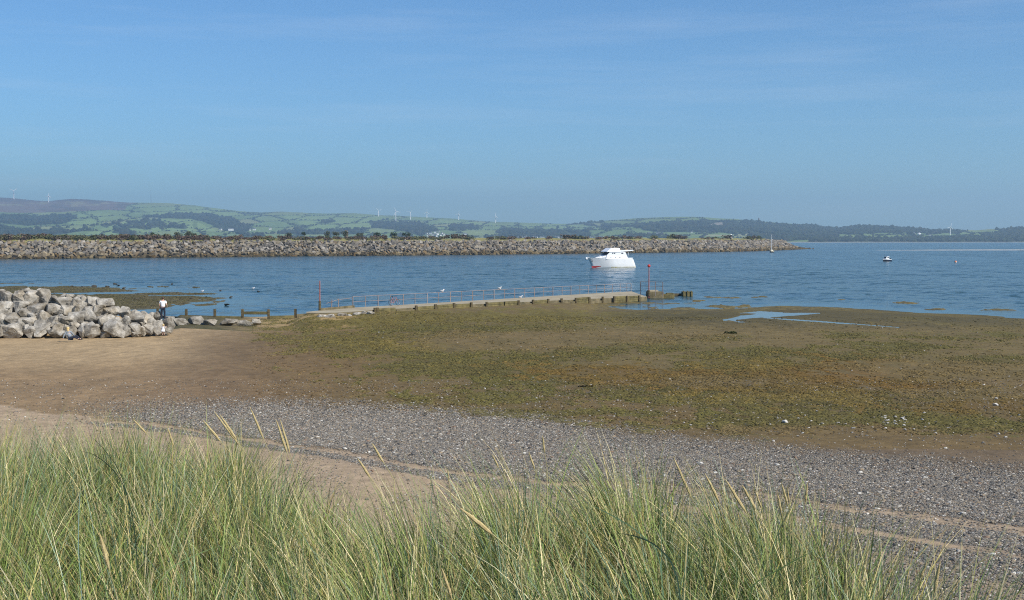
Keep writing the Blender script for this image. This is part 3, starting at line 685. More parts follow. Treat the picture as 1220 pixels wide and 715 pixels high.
def make_boulder_mat():
    m, n, l, p = new_mat('limestone_boulder')
    oi = n.new('ShaderNodeObjectInfo')
    t = n.new('ShaderNodeTexCoord'); addv = n.new('ShaderNodeVectorMath'); addv.operation = 'ADD'
    l.new(t.outputs['Object'], addv.inputs[0]); l.new(oi.outputs['Location'], addv.inputs[1])
    def nz(scale, det, ro):
        x = n.new('ShaderNodeTexNoise'); x.inputs['Scale'].default_value = scale; x.inputs['Detail'].default_value = det; x.inputs['Roughness'].default_value = ro; l.new(addv.outputs[0], x.inputs['Vector']); return x
    a, b, c = nz(1.6, 6, .6), nz(7, 6, .7), nz(.9, 4, .6)
    r = ramp(n, [(.34, tuple(alb(112, 107, 98))), (.47, tuple(alb(172, 165, 152))), (.66, tuple(alb(212, 206, 194)))]); l.new(a.outputs['Fac'], r.inputs['Fac'])
    r2 = ramp(n, [(.45, (0, 0, 0)), (.72, (1, 1, 1))]); l.new(c.outputs['Fac'], r2.inputs['Fac'])
    k1 = n.new('ShaderNodeMath'); k1.operation = 'MULTIPLY'; k1.inputs[1].default_value = .55; l.new(r2.outputs['Color'], k1.inputs[0])
    mx = n.new('ShaderNodeMixRGB'); mx.inputs[2].default_value = (*alb(176, 158, 126), 1); l.new(k1.outputs[0], mx.inputs[0]); l.new(r.outputs['Color'], mx.inputs[1])
    mr = n.new('ShaderNodeMapRange'); mr.inputs[3].default_value = .74; mr.inputs[4].default_value = 1.12; l.new(oi.outputs['Random'], mr.inputs[0])
    mr2 = n.new('ShaderNodeMapRange'); mr2.inputs[1].default_value = .3; mr2.inputs[2].default_value = .7; mr2.inputs[3].default_value = .68; mr2.inputs[4].default_value = 1.25; l.new(b.outputs['Fac'], mr2.inputs[0])
    mm = n.new('ShaderNodeMath'); mm.operation = 'MULTIPLY'; l.new(mr.outputs[0], mm.inputs[0]); l.new(mr2.outputs[0], mm.inputs[1])
    s = n.new('ShaderNodeVectorMath'); s.operation = 'SCALE'; l.new(mx.outputs[0], s.inputs[0]); l.new(mm.outputs[0], s.inputs['Scale'])
    l.new(s.outputs[0], p.inputs['Base Color']); p.inputs['Roughness'].default_value = .92; p.inputs['Specular IOR Level'].default_value = .2
    bp = n.new('ShaderNodeBump'); bp.inputs['Strength'].default_value = .7; bp.inputs['Distance'].default_value = .06; l.new(b.outputs['Fac'], bp.inputs['Height']); l.new(bp.outputs[0], p.inputs['Normal'])
    return m
M_boulder = make_boulder_mat()

def boulder_mesh(w, d, h, seed):
    bm = hull(15 + seed % 7, seed, .72)
    rot = Matrix.Rotation(random.Random(seed + 5).uniform(-.5, .5), 4, 'Z') @ Matrix.Rotation(random.Random(seed + 6).uniform(-.35, .35), 4, 'Y') @ Matrix.Rotation(random.Random(seed + 7).uniform(-.3, .3), 4, 'X')
    for v in bm.verts: v.co = rot @ v.co
    xs = [v.co.x for v in bm.verts]; ys = [v.co.y for v in bm.verts]; zs = [v.co.z for v in bm.verts]
    for v in bm.verts:
        v.co = Vector(((v.co.x - (max(xs) + min(xs)) / 2) * w / (max(xs) - min(xs)), (v.co.y - (max(ys) + min(ys)) / 2) * d / (max(ys) - min(ys)), (v.co.z - (max(zs) + min(zs)) / 2) * h / (max(zs) - min(zs))))
    bmesh.ops.bevel(bm, geom=list(bm.edges), offset=.03 * min(w, h, d), segments=2, affect='EDGES', profile=.55)
    bmesh.ops.triangulate(bm, faces=bm.faces)
    for _ in range(3):
        long = [e for e in bm.edges if e.calc_length() > .22]
        if not long: break
        bmesh.ops.subdivide_edges(bm, edges=long, cuts=1, use_grid_fill=True)
    bm.normal_update()
    off = Vector((seed * 3.1, seed * 1.7, 0))
    for v in bm.verts:
        q = mnoise.fractal(v.co * 2.1 + off, .9, 2.1, 4)
        v.co += v.normal * q * .06
    bmesh.ops.triangulate(bm, faces=bm.faces)
    me = bpy.data.meshes.new('boulder'); bm.to_mesh(me); bm.free(); me.materials.append(M_boulder)
    return me

Z2 = lambda x0, x1, y0, y1: (x0 / 8.415, x1 / 8.415, 330 + y0 / 8.415, 330 + y1 / 8.415)
Z3 = lambda x0, x1, y0, y1: (100 + x0 / 8.415, 100 + x1 / 8.415, 330 + y0 / 8.415, 330 + y1 / 8.415)
ROWS = {
 'bottom': [Z2(-190, -40, 470, 605), Z2(-60, 45, 480, 602), Z2(15, 215, 472, 606), Z2(222, 345, 500, 606), Z2(335, 492, 440, 606), Z2(472, 655, 485, 610), Z2(655, 760, 500, 600), Z2(775, 862, 472, 606), Z2(848, 992, 462, 607), Z3(158, 385, 440, 607), Z3(372, 458, 480, 596), Z3(440, 556, 470, 592), Z3(556, 612, 500, 585), Z3(590, 694, 470, 587), Z3(690, 795, 435, 580), Z3(784, 890, 422, 556)],
 'second': [Z2(-180, -40, 360, 480), Z2(-50, 60, 375, 500), Z2(20, 200, 368, 500), Z2(145, 265, 425, 530), Z2(210, 350, 408, 505), Z2(345, 500, 345, 455), Z2(480, 612, 392, 490), Z2(590, 725, 388, 512), Z2(678, 835, 352, 475), Z2(818, 992, 330, 472), Z3(140, 305, 385, 495), Z3(275, 370, 410, 490), Z3(345, 450, 398, 482), Z3(430, 592, 368, 482), Z3(558, 695, 378, 482), Z3(685, 780, 350, 445)],
 'third': [Z2(-170, -50, 250, 380), Z2(-60, 95, 248, 400), Z2(118, 285, 252, 350), Z2(150, 285, 325, 430), Z2(262, 452, 268, 392), Z2(448, 642, 278, 402), Z2(600, 722, 285, 385), Z2(698, 850, 248, 382), Z2(830, 950, 300, 390), Z3(90, 215, 290, 405), Z3(200, 352, 302, 402), Z3(338, 462, 304, 412), Z3(445, 562, 335, 432), Z3(552, 645, 348, 432), Z3(640, 700, 360, 430)],
 'fourth': [Z2(-160, -40, 160, 270), Z2(-40, 140, 148, 285), Z2(128, 250, 180, 270), Z2(235, 385, 140, 275), Z2(348, 502, 125, 265), Z2(488, 592, 190, 265), Z2(528, 702, 208, 312), Z2(690, 770, 235, 310), Z2(732, 872, 185, 285), Z2(858, 982, 205, 335), Z3(125, 300, 224, 332)],
 'top': [Z2(-120, 40, 132, 190), Z2(128, 250, 140, 215), Z2(198, 296, 114, 180), Z2(285, 372, 140, 205), Z2(362, 450, 124, 185), Z2(586, 662, 174, 232), Z2(655, 735, 176, 234), Z2(800, 870, 200, 260), Z3(30, 140, 205, 262)],
}
def pile_spot(px, rowc):
    base = 92.2 + 2.6 * float(sstep(120, 205, px))
    Y = base
    for _ in range(6):
        z = CAMH - (rowc - 285.5) / 1500 * Y
        Y = base + 1.55 * max(0, z - 1.35)
    return Y
GROUP_PILE = 'pale boulders of the rock pile on the sand'
def place_boulders():
    seed = 100
    for rname, lst in ROWS.items():
        inframe = [b for b in lst if (b[0] + b[1]) / 2 > 0]
        for b in lst:
            seed += 1
            px, rc = (b[0] + b[1]) / 2, (b[2] + b[3]) / 2
            Y = pile_spot(px, rc)
            p = at_y(px, rc, Y)
            w, h = (b[1] - b[0]) * Y / 1500 * 1.17, (b[3] - b[2]) * Y / 1500 * 1.20
            d = random.uniform(.9, 1.25) * (w + h) / 2
            me = boulder_mesh(w, d, h, seed)
            o = link('boulder', me, None, (p.x, p.y + d * .25, p.z))
            if b in inframe:
                i = inframe.index(b); tone = 'pale grey' if w > 1.15 else 'small grey'
                if rname == 'bottom' and i == 0: lab = 'grey boulder cut by the left edge of the photo at the foot of the pile'
                elif rname == 'bottom' and abs(px - 83) < 5: lab = 'shaded grey boulder directly behind the seated blonde woman'
                elif rname == 'bottom' and i == len(inframe) - 1: lab = 'pale boulder at the right end of the pile behind the small child'
                else: lab = '%s boulder in the %s row of the rock pile, %s from its left end' % (tone, rname, ORD[i])
            else: lab = 'grey boulder of the rock pile cut off past its left end'
            tag(o, lab, 'boulder', GROUP_PILE)
    fr = random.Random(41)
    for k in range(85):
        px = fr.uniform(1, 200); tr = float(mound(px)); bot = 402 - 6 * float(sstep(150, 205, px)); rc = fr.uniform(tr + 5, bot - 3)
        Y = pile_spot(px, rc) + .35; p = at_y(px, rc, Y); w = fr.uniform(.5, .95)
        o = link('boulder', boulder_mesh(w, w * fr.uniform(.8, 1.1), w * fr.uniform(.6, .9), 500 + k), None, (p.x, p.y, p.z))
        tag(o, 'small grey stone wedged in a gap between the pale boulders', 'boulder', 'small stones wedged between the boulders')
    low = [(206.5, 224, 378, 388.5), (223, 243, 375.5, 387), (241, 259, 379, 387.5), (261, 283, 379, 387), (281, 302, 380.5, 386.8), (300, 312, 378.5, 386), (196, 209, 376, 386)]
    low.sort(key=lambda q: q[0])
    for i, b in enumerate(low):
        px = (b[0] + b[1]) / 2; Y = at(px, b[3], .5).y
        w, h = (b[1] - b[0]) * Y / 1500 * 1.05, (b[3] - b[2]) * Y / 1500 * 1.1
        p = at_y(px, (b[2] + b[3]) / 2 + 1.2, Y + .3)
        o = link('low_rock', boulder_mesh(w, h * 1.2, h, 300 + i), None, p)
        tag(o, '%s low pale rock from the left in the line below the timber groyne' % ORD[i], 'rock', 'low rocks beside the groyne')
    jet = [(376, 389, 375.2, 379.2), (387, 399, 374.6, 379.4), (402, 413, 373.6, 377.6), (420, 430, 372.2, 376), (430, 438, 370.6, 374.6), (436, 446, 371.2, 375), (412, 421, 374.4, 377.2)]
    jet.sort(key=lambda q: q[0])
    for i, b in enumerate(jet):
        px = (b[0] + b[1]) / 2; Y = at(px, b[3], .78).y
        w, h = (b[1] - b[0]) * Y / 1500 * 1.1, (b[3] - b[2]) * Y / 1500 * 1.5
        p = at_y(px, (b[2] + b[3]) / 2 + .4, Y + .2)
        o = link('toe_rock', boulder_mesh(w, h * 1.2, h, 340 + i), None, p)
        tag(o, '%s rock from the left along the landward foot of the jetty' % ORD[i], 'rock', 'rocks at the landward foot of the jetty')
place_boulders()

# ------------------------------------------------------------------ breakwater
BW = [(-330, 314.5), (-250, 312.8), (-100, 310.4), (0, 308.7), (120, 307.6), (240, 306.5), (360, 305.3), (480, 304.4), (580, 303.4), (680, 302.3), (780, 301.0), (860, 300.0), (900, 299.3), (935, 298.0), (963, 296.7)]
BWP = [at(p, r, 0) for p, r in BW]
def bw_frame():
    P = np.array([(p.x, p.y) for p in BWP]); seg = np.hypot(*(P[1:] - P[:-1]).T); S = np.concatenate([[0], np.cumsum(seg)])
    return P, S
BP, BS = bw_frame()
def bw_at(s, o):
    s = np.asarray(s, float); x = np.interp(s, BS, BP[:, 0]); y = np.interp(s, BS, BP[:, 1])
    x2 = np.interp(s + 15, BS, BP[:, 0]); y2 = np.interp(s + 15, BS, BP[:, 1]); x1 = np.interp(s - 15, BS, BP[:, 0]); y1 = np.interp(s - 15, BS, BP[:, 1])
    tx, ty = x2 - x1, y2 - y1; L = np.hypot(tx, ty)
    return x - ty / L * o, y + tx / L * o
BLEN = BS[-1]
def bw_fac(s): return sstep(BLEN + 4, BLEN - 70, s) * .9 + .1 * sstep(BLEN + 4, BLEN - 8, s)
SEC = [(-8, -2.5), (0, -.5), (11, 6.0), (13, 7.1), (18, 8.0), (26, 8.7), (42, 8.5), (60, -2.5)]
def build_bank():
    ss = np.linspace(0, BLEN + 10, 420); os_ = np.concatenate([np.linspace(-8, 13, 14), np.linspace(14, 60, 30)])
    S, O = np.meshgrid(ss, os_); f = bw_fac(S); x, y = bw_at(S.ravel(), O.ravel()); x = x.reshape(S.shape); y = y.reshape(S.shape)
    over = np.clip(S - BLEN, 0, None); 
    z = np.interp(O, [q[0] for q in SEC], [q[1] for q in SEC])
    z = np.where(z > -.5, (z + .5) * f - .5, z)
    z = z + (fbm(x / 6, y / 6, 4, 91) - .5) * 1.3 * sstep(12, 16, O) * sstep(58, 50, O) * f
    V = np.stack([x.ravel(), y.ravel(), z.ravel()], 1); nr, nc = S.shape
    idx = np.arange(nr * nc).reshape(nr, nc); Fq = np.stack([idx[:-1, :-1], idx[:-1, 1:], idx[1:, 1:], idx[1:, :-1]], -1).reshape(-1, 4)
    C = np.empty((len(V), 3)); C[:] = alb(74, 66, 54)
    n = fbm(V[:, 0] / 5, V[:, 1] / 5, 4, 93)[:, None]; top = sstep(11.5, 13, O.ravel())[:, None]
    gr = alb(176, 166, 108) * n + alb(128, 126, 76) * (1 - n)
    C = C * (1 - top) + gr * top
    me = raw_mesh('embankment', V, Fq, True, [mat_attr('bank_grass', 'soil', .95, .5, .3, .8, .3, 1.5)]); add_col(me, 'soil', C)
    tag(link('embankment', me), kind='structure')
build_bank()
HULLS = [hull_np(9 + k % 5, 900 + k, .5) for k in range(16)]
def build_armour():
    m = mat_attr('armour_stone', 'tint', .95, .8, .3, .6, .25, 2.2)
    rocks = []
    s = 0.0
    r = random.Random(3)
    rowsn = 9
    for j in range(rowsn):
        s = r.uniform(0, 2)
        while s < BLEN + 3:
            big = r.uniform(.8, 1.5) * (1.15 if s > BLEN - 420 else 1.0)
            o = 13.0 * (j + .45) / rowsn + r.uniform(-.6, .6)
            rocks.append((s, o, j, big)); s += big * r.uniform(1.15, 1.55)
    for q in range(26):      # rounded end of the breakwater
        a = r.uniform(0, 1); rocks.append((BLEN + r.uniform(-2, 7), r.uniform(-1, 12), int(r.uniform(0, 3)), r.uniform(1.0, 1.7)))
    def geo(rk):
        s, o, j, big = rk
        x, y = bw_at(min(s, BLEN), o); x = float(x) + max(0, s - BLEN) * .75; y = float(y) + max(0, s - BLEN) * .6
        f = float(bw_fac(s)); z = float(np.interp(o, [-8, 0, 11, 13.5], [-2.5, -.35, 6.2, 7.1])); z = (z + .5) * f - .5 + .25
        V, Fc = HULLS[r.randrange(16)]
        R = Matrix.Rotation(r.uniform(0, 6.28), 3, 'Z') @ Matrix.Rotation(r.uniform(-.8, .8), 3, 'Y') @ Matrix.Rotation(r.uniform(-.7, .7), 3, 'X')
        sc = np.array([big * r.uniform(.8, 1.35), big * r.uniform(.7, 1.1), big * r.uniform(.55, .95)])
        W = (V * sc) @ np.array(R).T
        c = np.array(random.Random(int(s * 977) + j).choice([alb(150, 141, 127), alb(134, 126, 116), alb(160, 148, 126), alb(118, 112, 104), alb(150, 132, 106), alb(168, 160, 148)])) * r.uniform(.8, 1.12)
        if z < 1.9: c = c * np.array([.92, .84, .66]) 
        if z < 1.0: c = c * np.array([.55, .52, .42])
        zone = np.tile(c, (len(V), 1))
        return (x, y, z), W, Fc, zone
    # which 300 show largest: the near end that is in the frame
    def key(rk):
        x, y = bw_at(min(rk[0], BLEN), rk[1]); return float(CX + 1500 * x / y)
    order = sorted(range(len(rocks)), key=lambda i: rocks[i][0])
    vis = [i for i in order if key(rocks[i]) > -4][:300]; visset = set(vis)
    smax = max(rocks[i][0] for i in vis)
    AV, AF, AC, n = [], [], [], 0
    for i, rk in enumerate(rocks):
        if key(rk) < -150: continue
        loc, W, Fc, zc = geo(rk)
        if i in visset:
            me = raw_mesh('armour_rock', W, Fc, False, [m]); add_col(me, 'tint', zc)
            o = link('armour_rock', me, None, loc)
            where = 'at the waterline' if rk[2] < 3 else ('halfway up' if rk[2] < 6 else 'under the grassy crest')
            tag(o, 'angular grey rock %s in the near left stretch of the long breakwater' % where, 'rock', 'rocks of the breakwater %s' % where)
        else:
            AV.append(W + np.array(loc)); AF.append(Fc + n); AC.append(zc); n += len(W)
    me = raw_mesh('breakwater_rocks', np.concatenate(AV), np.concatenate(AF), False, [m]); add_col(me, 'tint', np.concatenate(AC))
    tag(link('breakwater_rocks', me), 'long line of angular grey rocks of the breakwater running out to its tip', 'rocks', kind='stuff')
build_armour()

# scrub, trees, ruin and lighthouse along the breakwater crest
def leaf_cloud(lumps, n, size, rng):
    V, Fc, C = [], [], []
    for k in range(n):
        c, rad, sq = lumps[rng.integers(len(lumps))]
        d = rng.normal(size=3); d /= np.linalg.norm(d); rr = rad * rng.uniform(.35, 1.0) ** .5
        p = np.array(c) + d * rr * np.array([1, 1, sq])
        u = rng.normal(size=3); u /= np.linalg.norm(u); w = np.cross(u, rng.normal(size=3)); w /= np.linalg.norm(w)
        s = size * rng.uniform(.6, 1.4)
        b = len(V); V += [p + u * s, p + w * s * .6, p - u * s, p - w * s * .6]; Fc.append((b, b + 1, b + 2, b + 3)); C.append(rng.uniform(.6, 1.35))
    return np.array(V), np.array(Fc), np.repeat(C, 4)
def foliage_mat(name, c):
    m, n, l, p = new_mat(name)
    a = n.new('ShaderNodeAttribute'); a.attribute_name = 'leaf'
    rgb = n.new('ShaderNodeVectorMath'); rgb.operation = 'SCALE'; rgb.inputs[0].default_value = c; l.new(a.outputs['Fac'], rgb.inputs['Scale']); l.new(rgb.outputs[0], p.inputs['Base Color'])
    p.inputs['Roughness'].default_value = .8; p.inputs['Specular IOR Level'].default_value = .15
    return m
SCRUB = [('low reddish brown scrub bush', foliage_mat('red_brown_scrub', (.135, .092, .068))), ('low dull green scrub bush', foliage_mat('dull_green_scrub', (.105, .112, .055))), ('low dark brown scrub bush', foliage_mat('dark_brown_scrub', (.105, .082, .062))), ('pale olive scrub bush', foliage_mat('olive_scrub', (.12, .115, .055)))]
def build_scrub():
    rng = np.random.default_rng(5); protos = {}
    for k, (lab, mt) in enumerate(SCRUB):
        for v in range(3):
            lumps = [((rng.uniform(-1.6, 1.6), rng.uniform(-.8, .8), rng.uniform(.3, .8)), rng.uniform(.6, 1.0), .75) for q in range(5)]
            V, Fc, C = leaf_cloud(lumps, 230, .2, rng); me = raw_mesh('bush', V, Fc, False, [mt]); add_f(me, 'leaf', C); protos[k, v] = me
    spots = []
    for px in np.arange(-30, 520, 3.8): spots.append((px + rng.uniform(-3, 3), rng.uniform(16, 26), rng.choice([0, 0, 2, 1, 3]), rng.uniform(.8, 1.25) * (1.25 if px < 230 else 1.0)))
    for px in np.arange(520, 880, 9): 
        if rng.random() < .8: spots.append((px + rng.uniform(-4, 4), rng.uniform(18, 30), rng.choice([2, 1, 2, 0]), rng.uniform(.8, 1.5)))
    for px in (684, 690, 696, 676, 550, 556, 783, 800, 806, 815, 870, 893, 898, 905): spots.append((px, 24, rng.choice([1, 2]), 1.7))
    pxs = np.array([CX + 1500 * x / y for x, y in zip(*bw_at(np.linspace(0, BLEN, 800), np.full(800, 22.)))]); sarr = np.linspace(0, BLEN, 800)
    for px, o, k, sc in spots:
        s = float(np.interp(px, pxs, sarr)); x, y = bw_at(s, o); f = float(bw_fac(s))
        z = (float(np.interp(o, [q[0] for q in SEC], [q[1] for q in SEC])) + .5) * f - .5
        b = link('bush', protos[int(k), int(rng.integers(3))], None, (float(x), float(y), z - .15), (0, 0, rng.uniform(0, 6.28)))
        b.scale = (sc * 1.7, sc * 1.3, sc * rng.uniform(.85, 1.4))
        tag(b, SCRUB[int(k)][0] + ' growing on the crest of the long breakwater', 'bush', SCRUB[int(k)][0] + 'es on the breakwater')
    M_trunk = mat_noise('grey_bark', (.06, .05, .04), (.11, .09, .07), 4, .9, .4)
    gm = [foliage_mat('dark_green_leaves', (.035, .055, .022)), foliage_mat('grey_green_leaves', (.075, .085, .05))]
    def tree(px, o, h, wd, k, label):
        s = float(np.interp(px, pxs, sarr)); x, y = bw_at(s, o); f = float(bw_fac(s))
        z = (float(np.interp(o, [q[0] for q in SEC], [q[1] for q in SEC])) + .5) * f - .5
        t = empty('tree', (float(x), float(y), z - .2)); tag(t, label, 'tree', 'trees behind the breakwater scrub')
        b = MB(); b.tube([(0, 0, 0), (.1, 0, h * .4), (0, .1, h * .75)], [.16, .12, .05], 7)
        for a in (.5, 2.4, 4.4): b.tube([(.05, 0, h * .35), (math.cos(a) * wd * .3, math.sin(a) * wd * .3, h * .7)], [.07, .03], 5)
        b.build('trunk', M_trunk, t)
        lumps = [((rng.uniform(-.35, .35) * wd, rng.uniform(-.3, .3) * wd, h * rng.uniform(.45, .85)), wd * rng.uniform(.18, .3), .8) for q in range(8)]
        V, Fc, C = leaf_cloud(lumps, 480, .22, rng); me = raw_mesh('crown', V, Fc, False, [gm[k]]); add_f(me, 'leaf', C); link('crown', me, t)
    for px, o, h, wd, k, lab in [(233, 30, 3.6, 4.4, 1, 'tallest rounded grey green tree behind the breakwater scrub, on the left stretch'), (224, 32, 2.9, 3.6, 1, 'rounded grey green tree just left of the tallest one behind the breakwater scrub'), (243, 32, 2.8, 3.6, 1, 'rounded grey green tree just right of the tallest one behind the breakwater scrub'),
                                 (192, 30, 2.8, 2.6, 0, 'small dark green tree standing alone in the breakwater scrub'), (372, 32, 4.0, 2.8, 0, 'dark green upright tree well left of the ruined tower'), (354, 32, 3.2, 3.8, 1, 'broad grey green tree left of the dark upright tree on the breakwater'), (399, 34, 3.9, 4.8, 1, 'broad grey green tree between the dark upright tree and the ruined tower'),
                                 (413, 34, 4.2, 4.6, 1, 'grey green tree second to the left of the ruined tower'), (422, 34, 4.4, 4.0, 1, 'grey green tree touching the left side of the ruined tower'), (441, 34, 3.0, 4.4, 1, 'low grey green tree right of the ruined tower'), (463, 34, 3.4, 4.0, 0, 'dark low tree two clumps right of the ruined tower'), (500, 34, 3.6, 4.6, 0, 'broad dark tree far right of the ruined tower'), (485, 34, 3.4, 4.2, 0, 'dark tree beside the broad dark one right of the ruined tower')]:
        tree(px, o, h, wd, k, lab)
    def crest(px, o):
        s = float(np.interp(px, pxs, sarr)); x, y = bw_at(s, o); return float(x), float(y)
    x, y = crest(429, 38); t = empty('ruined_tower', (x, y, 7.6)); tag(t, 'small ruined stone tower standing above the scrub on the breakwater', 'tower')
    b = MB(); b.tube([(0, 0, 0), (0, 0, 4.9)], [1.05, .82], 14); b.build('tower_wall', M_stone, t, bevel=.03)
    b = MB(); b.box((-.5, 0, 5.15), (.5, .9, .5)); b.box((.25, .35, 5.05), (.6, .5, .3)); b.build('broken_parapet', M_stone, t, bevel=.05)
    b = MB(); b.box((0, -.9, 2.6), (.35, .25, .7)); b.build('window', M_glass, t)
    x, y = crest(883.5, 30); f = 7.3; t = empty('lighthouse', (x, y, 7.0)); tag(t, 'small white lighthouse on the breakwater bank near its far end', 'lighthouse')
    b = MB(); b.tube([(0, 0, 0), (0, 0, 3.3)], [1.25, .95], 18); b.build('tower', M_white, t)
    b = MB(); b.tube([(0, 0, 3.3), (0, 0, 3.5)], [1.35, 1.35], 18); b.build('gallery', M_slate, t)
    b = MB(); b.tube([(0, 0, 3.5), (0, 0, 4.5)], [.7, .7], 12); b.build('lantern', M_glass, t)
    b = MB(); b.tube([(0, 0, 4.5), (0, 0, 5.1)], [.85, .1], 12); b.build('lantern_roof', M_white, t)
    b = MB(); b.box((.0, -1.2, 1.0), (.7, .25, 1.7)); b.build('door', M_slate, t)
build_scrub()

# ------------------------------------------------------------------ things on the far hills
def build_turbines():
    data = [(16.5, 227.5, 237.5, 'wind turbine on the moor skyline, leftmost of all'), (58, 233.5, 241, 'wind turbine peeping over the moor skyline, second from the left'), (451, 251, 258.5, 'wind turbine left of the tallest pair on the green ridge'), (471.5, 252.5, 264.5, 'tallest wind turbine on the green hill above the village'), (489, 253.2, 262, 'wind turbine just right of the tallest one on the green ridge'), (508.5, 253, 260.3, 'wind turbine second to the right of the tallest one'), (546.3, 255, 262.3, 'lone wind turbine in the gap right of the group on the ridge'), (590.5, 257.5, 265.8, 'wind turbine on the low end of the green ridge, right of the group'), (1132, 270.6, 279.5, 'solitary wind turbine among the woods of the low shore on the right')]
    for i, (px, hub, base, lab) in enumerate(data):
        p = hill_point(px, base); Y = p.y; mpp = Y / 1500; H = (base - hub) * mpp
        t = empty('wind_turbine', (p.x, p.y, p.z - 1.5), random.uniform(-.5, .5)); tag(t, 'white ' + lab, 'wind turbine', 'wind turbines on the far hills')
        k = .29 * mpp
        b = MB(); b.tube([(0, 0, 0), (0, 0, H + 1.5)], [k * 1.9, k * 1.3], 10); b.build('tower', M_turbine, t)
        b = MB(); b.box((0, 0, H + 1.8), (k * 2.6, k * 5, k * 2.6)); b.build('nacelle', M_turbine, t, bevel=.2)
        R = H * .55; a0 = random.uniform(0, 2)
        for q in range(3):
            a = a0 + q * 2.0944; b = MB(); dx, dz = math.sin(a), math.cos(a)
            b.tube([(0, -k * 3, H + 1.8), (dx * R * .25, -k * 3, H + 1.8 + dz * R * .25), (dx * R, -k * 3, H + 1.8 + dz * R)], [k * .8, k * .95, k * .25], 6); b.build('blade', M_turbine, t)
    p = hill_point(180, 241.8); t = MB(); m = 7500 / 1500
    t.tube([(0, 0, -2), (0, 0, 15.0 * m)], [1.0, .5], 6)
    for z in (4, 8, 12): t.box((0, 0, z * m), (2.2, 2.2, .6))
    tag(t.build('radio_mast', M_slate, None, loc=p), 'thin grey radio mast on the skyline right of the moor', 'mast')
    p = hill_point(904, 264.0); t = MB(); t.tube([(0, 0, -2), (0, 0, 10), (0, 0, 14), (0, 0, 18)], [4.6, 3.6, 3.6, 1.0], 12)
    tag(t.build('monument_tower', M_stone, None, loc=p), 'dark monument tower on the wooded skyline above the breakwater tip', 'tower')
build_turbines()
def build_houses():
    def house_mesh(w, d, h, wall):
        b = MB(); b.box((0, 0, h / 2 - 1.0), (w, d, h + 2.0)); me = bpy.data.meshes.new('house')
        nb = len(b.f); v0 = len(b.v)
        b.add([(-w / 2 - .4, -d / 2 - .4, h - .15), (w / 2 + .4, -d / 2 - .4, h - .15), (w / 2 + .4, d / 2 + .4, h - .15), (-w / 2 - .4, d / 2 + .4, h - .15), (-w / 2 - .4, 0, h + d * .38), (w / 2 + .4, 0, h + d * .38)], [(0, 1, 5, 4), (2, 3, 4, 5), (0, 4, 3), (1, 2, 5), (3, 2, 1, 0)])
        b.box((w * .3, 0, h + d * .42), (.9, .9, 2.0))
        for sx in (-.3, 0, .3): b.box((sx * w, -d / 2 - .02, h * .55), (1.2, .1, 1.5))
        me.from_pydata(b.v, [], b.f)
        for m in (wall, M_slate, M_glass): me.materials.append(m)
        for i, p in enumerate(me.polygons): p.material_index = 0 if i < nb or 11 <= i < 17 else (1 if i < nb + 5 else 2)
        me.update(); return me
    kinds = [house_mesh(9, 6, 3.8, M_render), house_mesh(10, 6, 4, M_white), house_mesh(6, 5, 3.4, M_render), house_mesh(19, 8, 4, M_white)]
    spec = [(87, 277.6, 1, 'white cottage among trees at the foot of the moor'), (179, 277.2, 1, 'lone white farmhouse at the foot of the large pale field'), (275, 274.2, 3, 'long white farm building at the edge of the dark wood'), (263, 273.8, 0, 'grey farmhouse just left of the long white farm building'), (303, 273.9, 1, 'white farmhouse right of the dark wood'), (322, 273, 0, 'small pale farmhouse, farther right of the dark wood'), (298, 274.2, 2, 'small grey cottage beside the white farmhouse right of the wood'),
            (478, 275.2, 1, 'white house standing alone left of the hillside village'), (488, 275, 3, 'long white building between the lone house and the village'), (557, 271, 3, 'long white house highest on the slope right of the village'), (554, 279.5, 1, 'white house low on the slope right of the village'), (733, 274.8, 3, 'long white building on the slope above the cabin cruiser'), (746, 283.8, 3, 'long white shed on the far shore behind the cabin cruiser'), (773, 279, 1, 'white house at the foot of the wooded hill, left of a pair'), (784, 278.8, 1, 'pair of white gables at the foot of the wooded hill, left one'), (788, 279.4, 0, 'pair of white gables at the foot of the wooded hill, right one'), (824, 277, 2, 'small pale house below the quarry scar'), (541, 281.4, 0, 'pale house at the bottom edge of the village, right end'), (1108, 281.6, 0, 'low pale building right of the white tank on the far right shore'), (1087, 279.4, 3, 'long low pale shed left of the white tank on the far right shore')]
    for px, row, k, lab in spec:
        p = hill_point(px, row); o = link('house', kinds[k], None, (p.x, p.y, p.z), (0, 0, random.uniform(-.4, .4))); tag(o, lab, 'house', 'houses on the far hillside')
    vil = [(513, 278.5), (516, 280.2), (518.5, 277.5), (521, 279.2), (523, 276.6), (525, 280.6), (526.5, 278.4), (529, 280), (510.5, 281), (519, 281.6), (532, 281.4), (508, 279)]
    for px, row in vil:
        p = hill_point(px, row); o = link('house', kinds[random.choice([0, 1, 2])], None, (p.x, p.y, p.z), (0, 0, random.uniform(-.6, .6))); tag(o, 'white house in the small hillside village below the turbines', 'house', 'houses of the hillside village')
    for k in range(26):
        px = 618 + k * 4.2 + random.uniform(-1, 1); p = hill_point(px, 284.2 + random.uniform(-.7, .4)); o = link('house', kinds[random.choice([0, 2, 0])], None, (p.x, p.y, p.z), (0, 0, random.uniform(-.5, .5))); tag(o, 'pale house in the long row along the far shore above the breakwater', 'house', 'row of houses along the far shore')
    p = hill_point(1095, 281); b = MB(); b.tube([(0, 0, -1), (0, 0, 7)], [6, 6], 20); b.tube([(0, 0, 7), (0, 0, 9.5), (0, 0, 10.5)], [6.2, 3.5, .2], 20)
    tag(b.build('storage_tank', M_white, None, loc=p), 'round white storage tank in the trees of the far right shore', 'tank')
build_houses()

